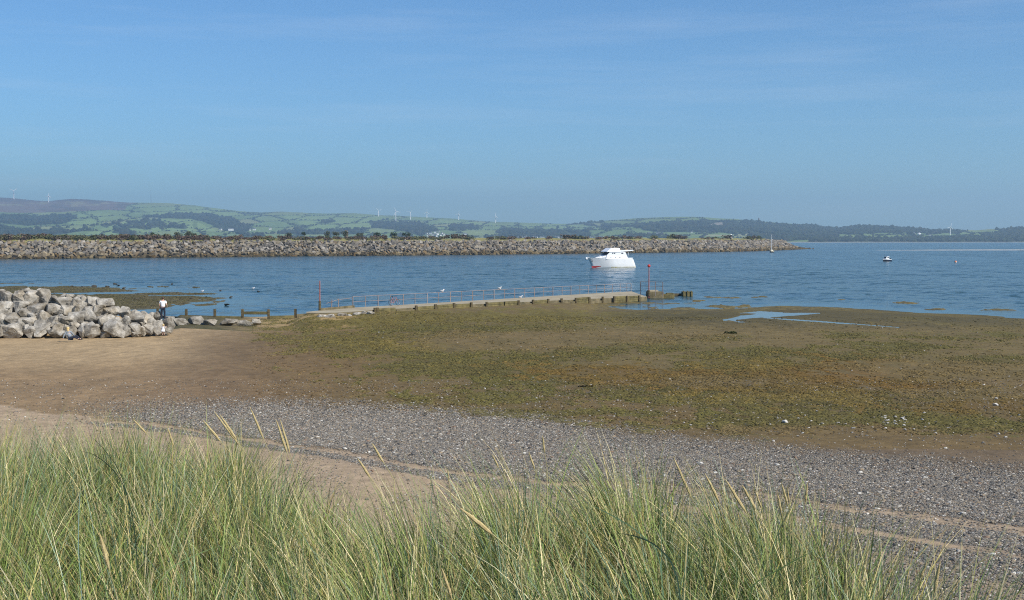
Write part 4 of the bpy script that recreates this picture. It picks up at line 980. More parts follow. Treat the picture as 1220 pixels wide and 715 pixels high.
# ------------------------------------------------------------------ jetty, railing and groyne
DZ = 1.0
FAR_E = [(365, 371.6), (381, 370.0), (403, 368.2), (421, 366.5), (451, 364.7), (470, 363.8), (527, 360.4), (563, 358.3), (601, 356.0), (637, 353.9), (670, 351.8), (701, 350.0), (735, 348.2), (752, 347.2)]
NEAR_E = [(365, 373.0), (392, 373.2), (420, 371.6), (447, 369.2), (495, 366.6), (540, 363.6), (579, 362.0), (617, 360.2), (652, 358.4), (685, 357.0), (717, 355.6), (745, 354.6), (771, 353.6)]
def dzp(px): return float(np.interp(px, [365, 540, 640, 700, 775], [1.0, .95, .85, .68, .5]))
FW = [at(p, r, dzp(p)) for p, r in FAR_E]; NW = [at(p, r, dzp(p)) for p, r in NEAR_E]
def near_at(px):
    r = float(np.interp(px, [p[0] for p in NEAR_E], [p[1] for p in NEAR_E])); return at(px, r, dzp(px))
def far_at(px):
    r = float(np.interp(px, [p[0] for p in FAR_E], [p[1] for p in FAR_E])); return at(px, r, dzp(px))
def build_jetty():
    p0_ = FW[6] * .5 + NW[4] * .5; t = empty('jetty', (p0_.x, p0_.y, DZ)); tag(t, 'long low concrete jetty running out from the mud into the water', 'jetty')
    off = t.location.copy()
    b = MB(); ts = np.linspace(0, 1, 40); S = [NEAR_E[0][0] + (NEAR_E[-1][0] - NEAR_E[0][0]) * q for q in ts]; Q = [FAR_E[0][0] + (FAR_E[-1][0] - FAR_E[0][0]) * q for q in ts]
    V, Fs = [], []
    for a, c in zip(S, Q):
        p, q = near_at(a) - off, far_at(c) - off
        V += [p, q, Vector((q.x, q.y, -2.0)), Vector((p.x, p.y, -2.0))]
    for i in range(39):
        for k in range(4): Fs.append((4 * i + k, 4 * i + (k + 1) % 4, 4 * i + 4 + (k + 1) % 4, 4 * i + 4 + k))
    Fs += [(0, 1, 2, 3), (159, 158, 157, 156)]
    b.add(V, Fs); dk = b.build('deck', [M_concrete, M_stained], t)
    for p in dk.data.polygons: p.material_index = 0 if abs(p.normal.z) > .5 else 1
    def panel(p0, p1, top, bot, mat, thick=.22, name='timber_panel'):
        a, c = near_at(p0), near_at(p1); d = (c - a); L = Vector((d.x, d.y)).length; ang = math.atan2(d.y, d.x)
        nrm = Vector((math.sin(ang), -math.cos(ang), 0)); mid = (a + c) / 2 - off + nrm * (thick / 2 + .015)
        b = MB(); top = top - DZ + (a.z + c.z) / 2; hgt = (top - bot); nb = max(2, int(hgt / .22))
        for k in range(nb): b.box((mid.x, mid.y, bot - DZ + hgt * (k + .5) / nb), (L - .12, thick * (1 - .12 * (k % 2)), hgt / nb - .02), ang)
        b.build(name, mat, t, bevel=.015)
    def post(px, top, bot=-.2):
        a = near_at(px); p = a - off; top = top - DZ + a.z; b = MB(); b.box((p.x + .1, p.y - .34, (top + bot) / 2 - DZ), (.24, .24, top - bot), .5); b.build('timber_post', M_timber, t, bevel=.02)
    for p0, p1, top in [(449.5, 470, 1.14), (470.5, 494.5, .85), (495.5, 517.5, 1.1), (518.5, 539.5, 1.15), (540.5, 560, 1.12), (561, 579, .8), (579.5, 599, 1.15), (599.5, 617, 1.18), (617.5, 634, .85), (634.5, 651.5, 1.15), (652.5, 668, .75), (668.5, 685, .8), (685.5, 701, 1.25), (701.5, 716.5, .75), (731, 745.5, 1.22), (746, 760, 1.2)]:
        panel(p0, p1, top, -.25, M_weedtimber if top > 1 else M_stained)
    for px in (446, 449, 495, 518, 540, 560.5, 579, 617, 634, 652, 668, 685, 701, 717, 730.5, 745.8, 760.5): post(px, 1.24)
    # low kerb along the seaward side at the landward end
    a, c = FW[1] - off, FW[3] - off; d = c - a; b = MB(); b.box(((a.x + c.x) / 2, (a.y + c.y) / 2, .09), (d.length, .35, .24), math.atan2(d.y, d.x)); b.build('kerb', M_stained, t, bevel=.03)
    # seaward end: rail upstand and sunken landing beyond the deck
    return t
build_jetty()
def build_railing():
    base = far_at(600); t = empty('railing', base); tag(t, 'long rusty tube railing with two rails along the seaward side of the jetty', 'railing')
    pxs = [421, 436, 451, 466, 481, 495, 509.5, 523, 537, 550.5, 563.5, 576.5, 589, 601.5, 613.5, 625.5, 637, 648, 659, 670, 680.5, 691, 701, 711, 720.5, 730, 739, 747, 752]
    P = [far_at(p) - base + Vector((-.04, -.12, 0)) for p in pxs]
    for i, p in enumerate(P):
        b = MB(); b.tube([p + Vector((0, 0, -.05)), p + Vector((0, 0, 1.14))], .036 if i % 2 else .05, 7); b.build('post', M_rail, t)
    for z, r in ((1.14, .027), (.6, .022)):
        b = MB(); b.tube([p + Vector((0, 0, z)) for p in P], r, 6); b.build('rail', M_rail, t)
    # short railing round the block at the end
    E = [at(p, r, 1.0) for p, r in ((763, 346.9), (773, 347.2), (781, 347.2), (789.5, 347.4))]
    t2 = empty('railing', E[0]); tag(t2, 'short rusty railing around the block at the seaward end of the jetty', 'railing')
    for p in E:
        q = p - E[0]; b = MB(); b.tube([q + Vector((0, 0, -.6)), q + Vector((0, 0, 1.3))], .05, 7); b.build('post', M_rail, t2)
    for z in (1.28, .7):
        b = MB(); b.tube([p - E[0] + Vector((0, 0, z)) for p in E], .03, 6); b.build('rail', M_rail, t2)
    G = [far_at(395), far_at(403), far_at(421)]
    t3 = empty('railing', G[0]); tag(t3, 'bent broken railing at the landward end of the jetty', 'railing')
    for p, hh in zip(G[:2], (1.0, 1.05)):
        q = p - G[0]; b = MB(); b.tube([q, q + Vector((.03, 0, hh))], .05, 7); b.build('post', M_rail, t3)
    b = MB(); b.tube([Vector((-.5, 0, .62)), G[1] - G[0] + Vector((0, 0, .95)), G[2] - G[0] + Vector((-.1, 0, 1.0))], .028, 6); b.build('rail', M_rail, t3)
build_railing()
def build_end_block():
    p = at(781, 354.4, .1); t = empty('landing_block', p); tag(t, 'stained square concrete block at the seaward end of the jetty', 'concrete block')
    b = MB(); b.box((0, 1.0, .12), (1.95, 2.2, 1.3), .15); b.build('block_body', M_stained, t, bevel=.06)
    b = MB(); b.box((-.3, .85, .86), (1.2, 1.5, .2), .15); b.build('block_cap', M_concrete, t, bevel=.04)
    q = at(794, 354.6, 0.05); b = MB(); b.box((0, .5, .15), (2.2, .9, .7), .06); b.box((.5, .45, .56), (1.0, .7, .14), .06)
    tag(b.build('timber_baulk', M_weedtimber, None, loc=q, bevel=.05), 'weedy timber baulk lying against the end block of the jetty', 'timber')
    q = at(808, 352.6, 0.0); b = MB(); b.box((0, 0, .1), (1.9, .35, .34), .02); b.box((.1, .02, .3), (1.4, .25, .1), .02)
    tag(b.build('sunken_beam', M_timber, None, loc=q, bevel=.03), 'low dark beam just above the water beyond the jetty end', 'beam')
    q = at(818.5, 352.8, 0.0); b = MB(); b.box((0, 0, .25), (1.5, .9, .8), .0)
    for k in (-.55, 0, .55): b.box((k, -.5, .3), (.14, .14, .95))
    tag(b.build('timber_crib', M_weedtimber, None, loc=q, bevel=.03), 'dark timber crib standing in the water, last piece beyond the jetty', 'timber')
    p = at(773, 348.2, 1.0); t = empty('beacon_pole', p); tag(t, 'tall thin red pole with a red ball on top at the jetty end', 'pole')
    b = MB(); b.tube([(0, 0, -.8), (0, 0, 3.3)], [.075, .055], 10); b.build('pole', M_redpole, t)
    b = MB(); b.ball((0, 0, 3.5), .21, 16, 10); b.build('topmark', M_redball, t, True)
    b = MB(); b.tube([(0, 0, -.5), (0, 0, .25)], [.16, .16], 10); b.build('socket', M_timber, t)
    p = far_at(381); t = empty('marker_pole', p); tag(t, 'plain tall rusty red pole at the landward end of the jetty', 'pole')
    b = MB(); b.tube([(0, 0, .3), (.02, 0, 2.95)], [.065, .05], 8); b.build('pole', M_redpole, t)
    b = MB(); b.tube([(0, 0, -.5), (0, 0, .95)], [.13, .12], 8); b.build('socket', M_timber, t)
build_end_block()
def build_groyne():
    pts = [(188, 376.6), (222, 378.4), (256, 378.4), (289, 378.6), (320, 378.8), (352, 378.0)]
    W = [at(p, r, .2) for p, r in pts]
    t = empty('timber_groyne', W[2]); tag(t, 'low weathered timber groyne of posts and planks between the boulders and the jetty', 'groyne')
    for i, w in enumerate(W):
        q = w - W[2]; b = MB(); b.box((q.x, q.y, .28), (.24, .22, 1.15), random.uniform(-.1, .1)); b.build('post', M_timber, t, bevel=.025)
    for i, (z, hgt) in enumerate([(-.05, .22), (-.05, .25), (.0, .28), (.48, .30), (.05, .3)]):
        a, c = W[i] - W[2], W[i + 1] - W[2]; d = c - a; ang = math.atan2(d.y, d.x)
        b = MB(); b.box(((a.x + c.x) / 2, (a.y + c.y) / 2 - .02, z), (d.length - .26, .12, hgt), ang)
        b.build('plank', M_weedtimber if i > 1 else M_timber, t, bevel=.02)
    a, c = W[4] - W[2], at(370, 376.6, .2) - W[2]; a = W[5] - W[2]; d = c - a
    b = MB(); b.box(((a.x + c.x) / 2, (a.y + c.y) / 2, .1), (d.length - .26, .14, .4), math.atan2(d.y, d.x)); b.build('plank', M_stained, t, bevel=.02)
build_groyne()

# ------------------------------------------------------------------ bicycle leaning on the railing
def build_bicycle():
    p = far_at(469.5); d = far_at(480) - far_at(460); t = empty('bicycle', p + Vector((.1, -.42, .0)), math.atan2(d.y, d.x)); t.rotation_euler.x = -.12
    tag(t, 'bicycle leaning against the railing on the jetty', 'bicycle')
    for x in (-.52, .52):
        w = MB(); w.torus((x, 0, .34), .32, .022, n=28, m=6)
        wo_ = w.build('wheel', M_black, t)
        s = MB()
        for k in range(8):
            a = k * math.pi / 4; s.tube([(x, 0, .34), (x + math.cos(a) * .30, 0, .34 + math.sin(a) * .30)], .004, 4)
        s.torus((x, 0, .34), .295, .012, n=28, m=5); s.build('rim', M_chrome, wo_)
    f = MB(); bb, st, hd, rr, fr = (-.06, 0, .30), (-.20, 0, .80), (.36, 0, .82), (-.52, 0, .34), (.52, 0, .34)
    for a, c in ((bb, st), (st, hd), (bb, (.38, 0, .72)), (bb, rr), (st, rr), (hd, fr)): f.tube([a, c], .02, 7)
    f.build('frame', M_redpole, t)
    h = MB(); h.tube([hd, (.33, 0, .98)], .014, 6); h.tube([(.28, -.26, .97), (.34, -.1, 1.0), (.34, .1, 1.0), (.28, .26, .97)], .014, 6); h.build('handlebar', M_chrome, t)
    s = MB(); s.tube([st, (-.22, 0, .94)], .014, 6); s.ball((-.24, 0, .97), .13, 10, 6, (1.1, .6, .3)); s.build('saddle', M_black, t, True)
    c = MB(); c.torus((-.06, 0, .30), .09, .008, n=16, m=4); c.box((-.06, .08, .18), (.02, .02, .18)); c.box((-.06, -.08, .42), (.02, .02, .18)); c.build('crank', M_chrome, t)
build_bicycle()

# ------------------------------------------------------------------ boats
def loft(sections, close=True):
    b = MB(); V, Fs = [], []; n = len(sections[0])
    for s in sections: V += list(s)
    for i in range(len(sections) - 1):
        for k in range(n - 1): Fs.append((i * n + k, (i + 1) * n + k, (i + 1) * n + k + 1, i * n + k + 1))
    Fs.append(tuple(range(n))); Fs.append(tuple(reversed(range((len(sections) - 1) * n, len(sections) * n))))
    b.add(V, Fs); return b
def hull_sections(L, B, sheer0, sheer1, draft, ns=18, bowrake=.12, xs=None, z0=None, rake=.35, grow=0.0):
    out = []
    for i in range(ns):
        q = i / (ns - 1)                                        # 0 stern .. 1 bow
        half = B / 2 * (1 - max(0, (q - .45) / .55) ** 2.3) * (.93 + .07 * min(1, q * 5))
        half = max(half, .03)
        sh = sheer0 + (sheer1 - sheer0) * q ** 1.8
        prof = [(0.0, -draft), (.66, -draft * .75), (.93, -.05), (.965, .35), (.99, sh * .55), (1.0, sh)]
        pts = []
        for u, z in prof:
            flare = 1 if q < .5 else 1 - (1 - (z + draft) / (sh + draft)) * .55 * ((q - .5) / .5)
            x = -L / 2 + L * q * (1 - bowrake) + bowrake * L * q * ((z + draft) / (sh + draft)) ** 1.1
            x += max(0, 1 - q / .3) * max(z, 0) / sh * rake
            pts.append((x, half * u * flare + (grow if z > -9 else 0), z))
        out.append(pts)
    return out
def full(sec, cut0=None):
    res = []
    for s in sec:
        L_ = [(x, y, z) for x, y, z in reversed(s)]; R_ = [(x, -y, z) for x, y, z in s[1:]] if s[0][1] < 1e-6 else [(x, -y, z) for x, y, z in s]
        res.append([(x, y, z) for x, y, z in L_] + R_)
    return res

def build_cruiser():
    c = at(727.5, 319.0, 0); ang = math.radians(180 + 24); L, B = 14.6, 4.5
    t = empty('cabin_cruiser', (c.x, c.y + 1.2, 0), ang); tag(t, 'large white motor cabin cruiser moored in the calm water before the breakwater', 'boat')
    sec = hull_sections(L, B, 2.35, 2.95, .7, rake=.95)
    h = loft(full(sec)); h.build('hull', M_gel, t, True)
    # boot stripe: red at the bow, yellow stain towards the stern
    def strip(q0, q1, zl, zh, name, mat):
        S = []
        secs = hull_sections(L, B, 2.35, 2.95, .7, 60, rake=.95, grow=.025)
        for i in range(60):
            q = i / 59
            if q0 <= q <= q1:
                s = secs[i]
                def pt(z):
                    for (x0, y0, za), (x1, y1, zb) in zip(s[:-1], s[1:]):
                        if za <= z <= zb: k = (z - za) / (zb - za); return (x0 + (x1 - x0) * k, y0 + (y1 - y0) * k, z)
                    return s[-1]
                S.append((pt(zl), pt(zh)))
        b = MB(); V, Fs = [], []
        for sgn in (1, -1):
            n0 = len(V)
            for lo, hi in S: V += [(lo[0], lo[1] * sgn, lo[2]), (hi[0], hi[1] * sgn, hi[2])]
            for i in range(len(S) - 1): Fs.append((n0 + 2 * i, n0 + 2 * i + 2, n0 + 2 * i + 3, n0 + 2 * i + 1))
        b.add(V, Fs); o = b.build(name, mat, t)
        return o
    strip(.80, 1.0, -.2, .52, 'antifoul_stripe', M_antifoul)
    strip(.0, .62, -.1, .26, 'waterline_stain', M_stain)
    # foredeck and cabin trunk rising from the bow
    tr = [[(4.9, .45, 2.85), (4.7, .3, 3.0), (4.7, -.3, 3.0), (4.9, -.45, 2.85)], [(3.4, 1.2, 2.7), (3.2, .95, 3.22), (3.2, -.95, 3.22), (3.4, -1.2, 2.7)], [(2.2, 1.85, 2.55), (2.2, 1.6, 3.5), (2.2, -1.6, 3.5), (2.2, -1.85, 2.55)]]
    loft(tr).build('foredeck_trunk', M_gel, t)
    # saloon with raked windscreen
    sal = MB(); sw0, sw1 = 2.12, 1.86
    V = [(2.5, sw0, 2.4), (-4.7, sw0, 2.3), (-4.7, -sw0, 2.3), (2.5, -sw0, 2.4), (2.15, sw1, 3.55), (-4.3, sw1, 3.55), (-4.3, -sw1, 3.55), (2.15, -sw1, 3.55), (1.1, sw1 - .06, 4.45), (-3.9, sw1 - .04, 4.45), (-3.9, -sw1 + .04, 4.45), (1.1, -sw1 + .06, 4.45)]
    
    sal.add(V, [(0, 1, 5, 4), (1, 2, 6, 5), (2, 3, 7, 6), (3, 0, 4, 7), (4, 5, 9, 8), (5, 6, 10, 9), (6, 7, 11, 10), (7, 4, 8, 11), (8, 9, 10, 11), (3, 2, 1, 0)])
    sal.build('saloon', M_gel, t, bevel=.05)
    w = MB()
    def quadbox(p, n, thick=.03):
        v = [Vector(q) for q in p]; nn = Vector(n).normalized() * thick; m = len(v)
        w.add([q + nn for q in v] + [q - nn for q in v], [tuple(range(m)), tuple(reversed(range(m, 2 * m)))] + [(i, i + m, (i + 1) % m + m, (i + 1) % m) for i in range(m)])
    for y0, y1 in ((-1.72, -.58), (-.54, .54), (.58, 1.72)):
        quadbox([(2.06, y0, 3.64), (2.06, y1, 3.64), (1.2, y1 * .97, 4.38), (1.2, y0 * .97, 4.38)], (.85, 0, 1.0))
    w.build('windscreen', M_glass, t)
    for sgn in (1, -1):
        for x0, x1 in ((.45, .0), (-.15, -.6), (-2.5, -3.2)):
            w = MB(); y = sgn * (sw1 + .0); quadbox([(x0, y - sgn * .02, 3.96), (x1, y - sgn * .02, 3.96), (x1, y - sgn * .05, 4.26), (x0 - .12, y - sgn * .05, 4.26)], (0, sgn, 0), .03); w.build('side_window', M_glass, t)
        for x in (-2.0, -.6, .9):
            w = MB(); w.tube([(x, sgn * 2.0, 2.9), (x, sgn * 2.06, 2.9)], .13, 12); w.build('porthole', M_glass if x == -2.0 else M_chrome, t)
    # forward roof block, higher, with a sloping visor
    r = MB(); V = [(2.0, 1.98, 4.47), (-2.3, 2.0, 4.47), (-2.3, -2.0, 4.47), (2.0, -1.98, 4.47), (2.1, 1.98, 4.58), (-2.3, 2.0, 4.64), (-2.3, -2.0, 4.64), (2.1, -1.98, 4.58), (.6, 1.65, 5.6), (-2.05, 1.65, 5.6), (-2.05, -1.65, 5.6), (.6, -1.65, 5.6)]
    r.add(V, [(3, 2, 1, 0), (0, 1, 5, 4), (1, 2, 6, 5), (2, 3, 7, 6), (3, 0, 4, 7), (4, 5, 9, 8), (5, 6, 10, 9), (6, 7, 11, 10), (7, 4, 8, 11), (8, 9, 10, 11)])
    r.build('wheelhouse_roof', M_canvas, t, bevel=.07)
    r = MB(); V = [(-2.32, 2.0, 4.50), (-6.5, 1.85, 4.82), (-6.5, -1.85, 4.82), (-2.32, -2.0, 4.50), (-2.32, 2.0, 4.86), (-6.5, 1.85, 5.05), (-6.5, -1.85, 5.05), (-2.32, -2.0, 4.86)]
    r.add(V, [(3, 2, 1, 0), (4, 5, 6, 7), (0, 1, 5, 4), (1, 2, 6, 5), (2, 3, 7, 6), (3, 0, 4, 7)]); r.build('aft_canopy', M_canvas, t, bevel=.04)
    for sgn in (1, -1):
        s = MB(); s.tube([(-4.6, sgn * 1.6, 2.3), (-5.2, sgn * 1.6, 4.75)], .05, 8); s.build('canopy_post', M_gel, t)
        s = MB(); s.box((-5.0, sgn * 2.0, 2.55), (2.3, .12, .55)); s.build('bulwark', M_gel, t, bevel=.03)
    s = MB(); s.box((-6.1, 0, 2.5), (.14, 3.7, .5)); s.build('stern_bulwark', M_gel, t, bevel=.03)
    # pulpit, bow roller, anchor and dark marks at the bow
    for sgn in (1, -1):
        s = MB(); s.tube([(7.2, sgn * .12, 3.55), (5.9, sgn * .95, 3.55), (4.3, sgn * 1.6, 3.4), (2.4, sgn * 1.95, 3.2)], .025, 6)
        for x, y in ((7.1, .18), (5.9, .95), (4.3, 1.6)): s.tube([(x, sgn * y, 2.8), (x, sgn * y, 3.5)], .02, 6)
        s.build('pulpit_rail', M_chrome, t)
    s = MB(); s.box((7.3, 0, 2.95), (1.1, .45, .12)); s.build('bow_roller', M_chrome, t, bevel=.02)
    s = MB(); s.ball((7.75, .1, 2.6), .34, 14, 10, (1, 1, 1.2)); s.build('fender', M_gel, t, True)
    s = MB(); s.tube([(6.35, -.75, 2.6), (6.2, -.72, 1.8)], .06, 6); s.tube([(6.05, -.85, 2.05), (6.22, -.74, 1.78), (6.5, -.55, 2.0)], .07, 6); s.tube([(6.35, .75, 2.6), (6.2, .8, 1.8)], .06, 6); s.tube([(6.05, .95, 2.05), (6.22, .84, 1.78), (6.5, .62, 2.0)], .07, 6); s.build('anchor', M_black, t)
    s = MB(); s.tube([(-1.2, 0, 5.42), (-1.3, 0, 6.1)], .03, 6); s.build('aerial', M_gel, t)
build_cruiser()

def build_small_boats():
    c = at(1056, 311.4, 0); t = empty('motor_boat', (c.x, c.y, 0), math.radians(180 + 38)); tag(t, 'small motor boat with dark hull and white cabin moored alone on open water', 'boat')
    L, B = 4.6, 1.9
    sec = hull_sections(L, B, .75, 1.0, .3, 14); low = [[(x, y, min(z, .55)) for x, y, z in s] for s in sec]
    loft(full(low)).build('hull', M_navy, t, True)
    up = [[(x, y + .01, max(z, .56)) for x, y, z in s if True][3:] for s in sec]
    loft(full(up)).build('topsides', M_gel, t)
    cab = MB(); cab.add([(1.1, .62, .8), (-.9, .66, .8), (-.9, -.66, .8), (1.1, -.62, .8), (.45, .55, 1.75), (-.8, .58, 1.75), (-.8, -.58, 1.75), (.45, -.55, 1.75)], [(3, 2, 1, 0), (4, 5, 6, 7), (0, 1, 5, 4), (1, 2, 6, 5), (2, 3, 7, 6), (3, 0, 4, 7)]); cab.build('cabin', M_gel, t, bevel=.05)
    for sgn in (1, -1):
        w = MB(); w.box((-.2, sgn * .62, 1.38), (.8, .06, .38)); w.build('side_window', M_glass, t)
    w = MB(); w.box((.80, 0, 1.36), (.06, .95, .42), ry=-.6); w.build('windscreen', M_glass, t)
    r = MB(); r.box((-.2, 0, 1.82), (1.7, 1.3, .08)); r.build('cabin_roof', M_gel, t, bevel=.02)
    m_ = MB(); m_.box((-2.35, 0, .85), (.35, .3, .5)); m_.box((-2.4, 0, .2), (.14, .1, .9)); m_.build('outboard', M_black, t, bevel=.04)
    c = at(919.3, 300.9, 0); t = empty('sailing_boat', (c.x, c.y, 0), math.radians(250)); tag(t, 'small sailing boat with a tall bare white mast off the breakwater tip', 'boat')
    L, B = 7.2, 2.4; sec = hull_sections(L, B, .95, 1.25, .4, 14); low = [[(x, y, min(z, .62)) for x, y, z in s] for s in sec]
    loft(full(low)).build('hull', M_navy, t, True)
    up = [[(x, y + .01, max(z, .63)) for x, y, z in s][3:] for s in sec]; loft(full(up)).build('topsides', M_cream, t)
    cab = loft([[(1.9, .45, 1.1), (1.7, .3, 1.35), (1.7, -.3, 1.35), (1.9, -.45, 1.1)], [(-1.2, .8, 1.0), (-1.2, .65, 1.7), (-1.2, -.65, 1.7), (-1.2, -.8, 1.0)]]); cab.build('cabin', M_cream, t)
    s = MB(); s.tube([(.5, 0, 1.2), (.5, 0, 11.2)], [.15, .11], 8); s.build('mast', M_gel, t)
    s = MB(); s.tube([(.4, 0, 2.2), (-2.7, 0, 2.1)], .11, 8); s.build('boom', M_cream, t)
    s = MB(); s.tube([(.5, 0, 11.1), (3.5, 0, 1.3)], .012, 4); s.tube([(.5, 0, 11.1), (-3.4, 0, 1.0)], .012, 4); s.tube([(.5, .0, 9), (.4, 1.1, 1.0)], .012, 4); s.tube([(.5, .0, 9), (.4, -1.1, 1.0)], .012, 4); s.build('rigging', M_chrome, t)
    c = at(1138.5, 313.0, 0); t = empty('mooring_buoy', (c.x, c.y, 0)); tag(t, 'small orange and white mooring buoy on open water, far right', 'buoy')
    b = MB(); b.ball((0, 0, .28), .42, 16, 10, (1, 1, .95)); b.build('float', M_orange, t, True)
    b = MB(); b.tube([(0, 0, .1), (0, 0, .28)], [.46, .46], 16); b.build('band', M_white, t)
    b = MB(); b.torus((0, 0, .72), .09, .02, n=14, m=5); b.build('ring', M_chrome, t)
build_small_boats()

# sandbar far out on the right
def build_sandbar():
    us = np.linspace(-1, 1, 160); vs = np.linspace(-1, 1, 18); U, Vv = np.meshgrid(us, vs)
    c = at(1240, 298.0, 0); X = c.x + U * 130; Y = c.y + Vv * 13 + U * 16
    q = 1 - np.abs(U) ** 2.2 - np.abs(Vv) ** 2 + (fbm(X.ravel() / 9, Y.ravel() / 5, 4, 51).reshape(X.shape) - .5) * .9
    Z = np.clip(q, -1, .8) * .42; idx = np.arange(Z.size).reshape(Z.shape)
    Fq = np.stack([idx[:-1, :-1], idx[:-1, 1:], idx[1:, 1:], idx[1:, :-1]], -1).reshape(-1, 4)
    me = raw_mesh('sandbar', np.stack([X.ravel(), Y.ravel(), Z.ravel()], 1), Fq, True, [mat_noise('pale_sand', alb(214, 208, 196), alb(232, 226, 214), .2, .95, .1)])
    tag(link('sandbar', me), kind='structure')
build_sandbar()

# ------------------------------------------------------------------ people
def skin_part(name, joints, edges, root, mat, parent, levels=2):
    names = list(joints); me = bpy.data.meshes.new(name + '_tmp')
    me.from_pydata([joints[k][0] for k in names], [(names.index(a), names.index(b)) for a, b in edges], [])
    o = bpy.data.objects.new('tmp', me); COL.objects.link(o)
    o.modifiers.new('s', 'SKIN'); sub = o.modifiers.new('u', 'SUBSURF'); sub.levels = levels; sub.render_levels = levels
    for i, k in enumerate(names):
        sv = me.skin_vertices[0].data[i]; r = joints[k][1]; sv.radius = (r, r) if not isinstance(r, tuple) else r; sv.use_root = (k == root)
    dg = bpy.context.evaluated_depsgraph_get(); dg.update()
    res = bpy.data.meshes.new_from_object(o.evaluated_get(dg)); res.name = name
    bpy.data.objects.remove(o); bpy.data.meshes.remove(me)
    res.materials.clear(); res.materials.append(mat)
    for p in res.polygons: p.use_smooth = True
    return link(name, res, parent)
def hand(J, E, wrist, tag_, d, side, r=.0085, s=1.0):
    """palm and five bent fingers growing from a wrist joint; d = pointing direction, side = thumb side"""
    w = Vector(J[wrist][0]); d = Vector(d).normalized(); sd_ = Vector(side).normalized(); nrm = d.cross(sd_)
    pal = w + d * .06 * s; J[tag_ + 'palm'] = (tuple(pal), .026 * s); E.append((wrist, tag_ + 'palm'))
    for k, (off, ln) in enumerate(((.028, .07), (.010, .08), (-.010, .075), (-.028, .058))):
        a = pal + sd_ * off * s + d * .03 * s; b = a + d * ln * .5 * s; c = b + (d * .7 - nrm * .7) * ln * .5 * s
        for nm, q, rr in (('a', a, r), ('b', b, r * .95), ('c', c, r * .8)): J[f'{tag_}{k}{nm}'] = (tuple(q), rr * s)
        E += [(tag_ + 'palm', f'{tag_}{k}a'), (f'{tag_}{k}a', f'{tag_}{k}b'), (f'{tag_}{k}b', f'{tag_}{k}c')]
    a = w + d * .035 * s + sd_ * .035 * s; b = a + (d * .7 + sd_ * .5).normalized() * .04 * s
    J[tag_ + 'ta'] = (tuple(a), r * 1.2 * s); J[tag_ + 'tb'] = (tuple(b), r * s); E += [(tag_ + 'palm', tag_ + 'ta'), (tag_ + 'ta', tag_ + 'tb')]
def head(J, E, neck, at_, fwd, s=1.0):
    h = Vector(at_); f = Vector(fwd).normalized(); up = Vector((0, 0, 1)); sx = f.cross(up).normalized(); up = sx.cross(f)
    for nm, q, r in (('hb', h, .075), ('hm', h + up * .075 - f * .01, .092), ('ht', h + up * .15 - f * .012, .078), ('jaw', h + f * .055 - up * .01, .045), ('nose', h + f * .108 + up * .055, .014)):
        J[nm] = (tuple(h + (q - h) * s), r * s)
    E += [(neck, 'hb'), ('hb', 'hm'), ('hm', 'ht'), ('hb', 'jaw'), ('hm', 'nose')]
    for q, nm in ((1, 'earR'), (-1, 'earL')):
        J[nm] = (tuple(h + (up * .06 + sx * .098 * q) * s), .018 * s); E.append(('hm', nm))
def face(parent, h, f, s=1.0):
    h = Vector(h); f = Vector(f).normalized(); sx = f.cross(Vector((0, 0, 1))).normalized()
    for q in (1, -1):
        b = MB(); b.ball(h + (f * .088 + Vector((0, 0, .075)) + sx * .032 * q) * s, .012 * s, 8, 6); b.build('eye', M_black, parent, True)
    b = MB(); b.ball(h + (f * .098 + Vector((0, 0, .0))) * s, .018 * s, 8, 6, (1.3, .5, .35)); b.build('mouth', M_redpole, parent, True)

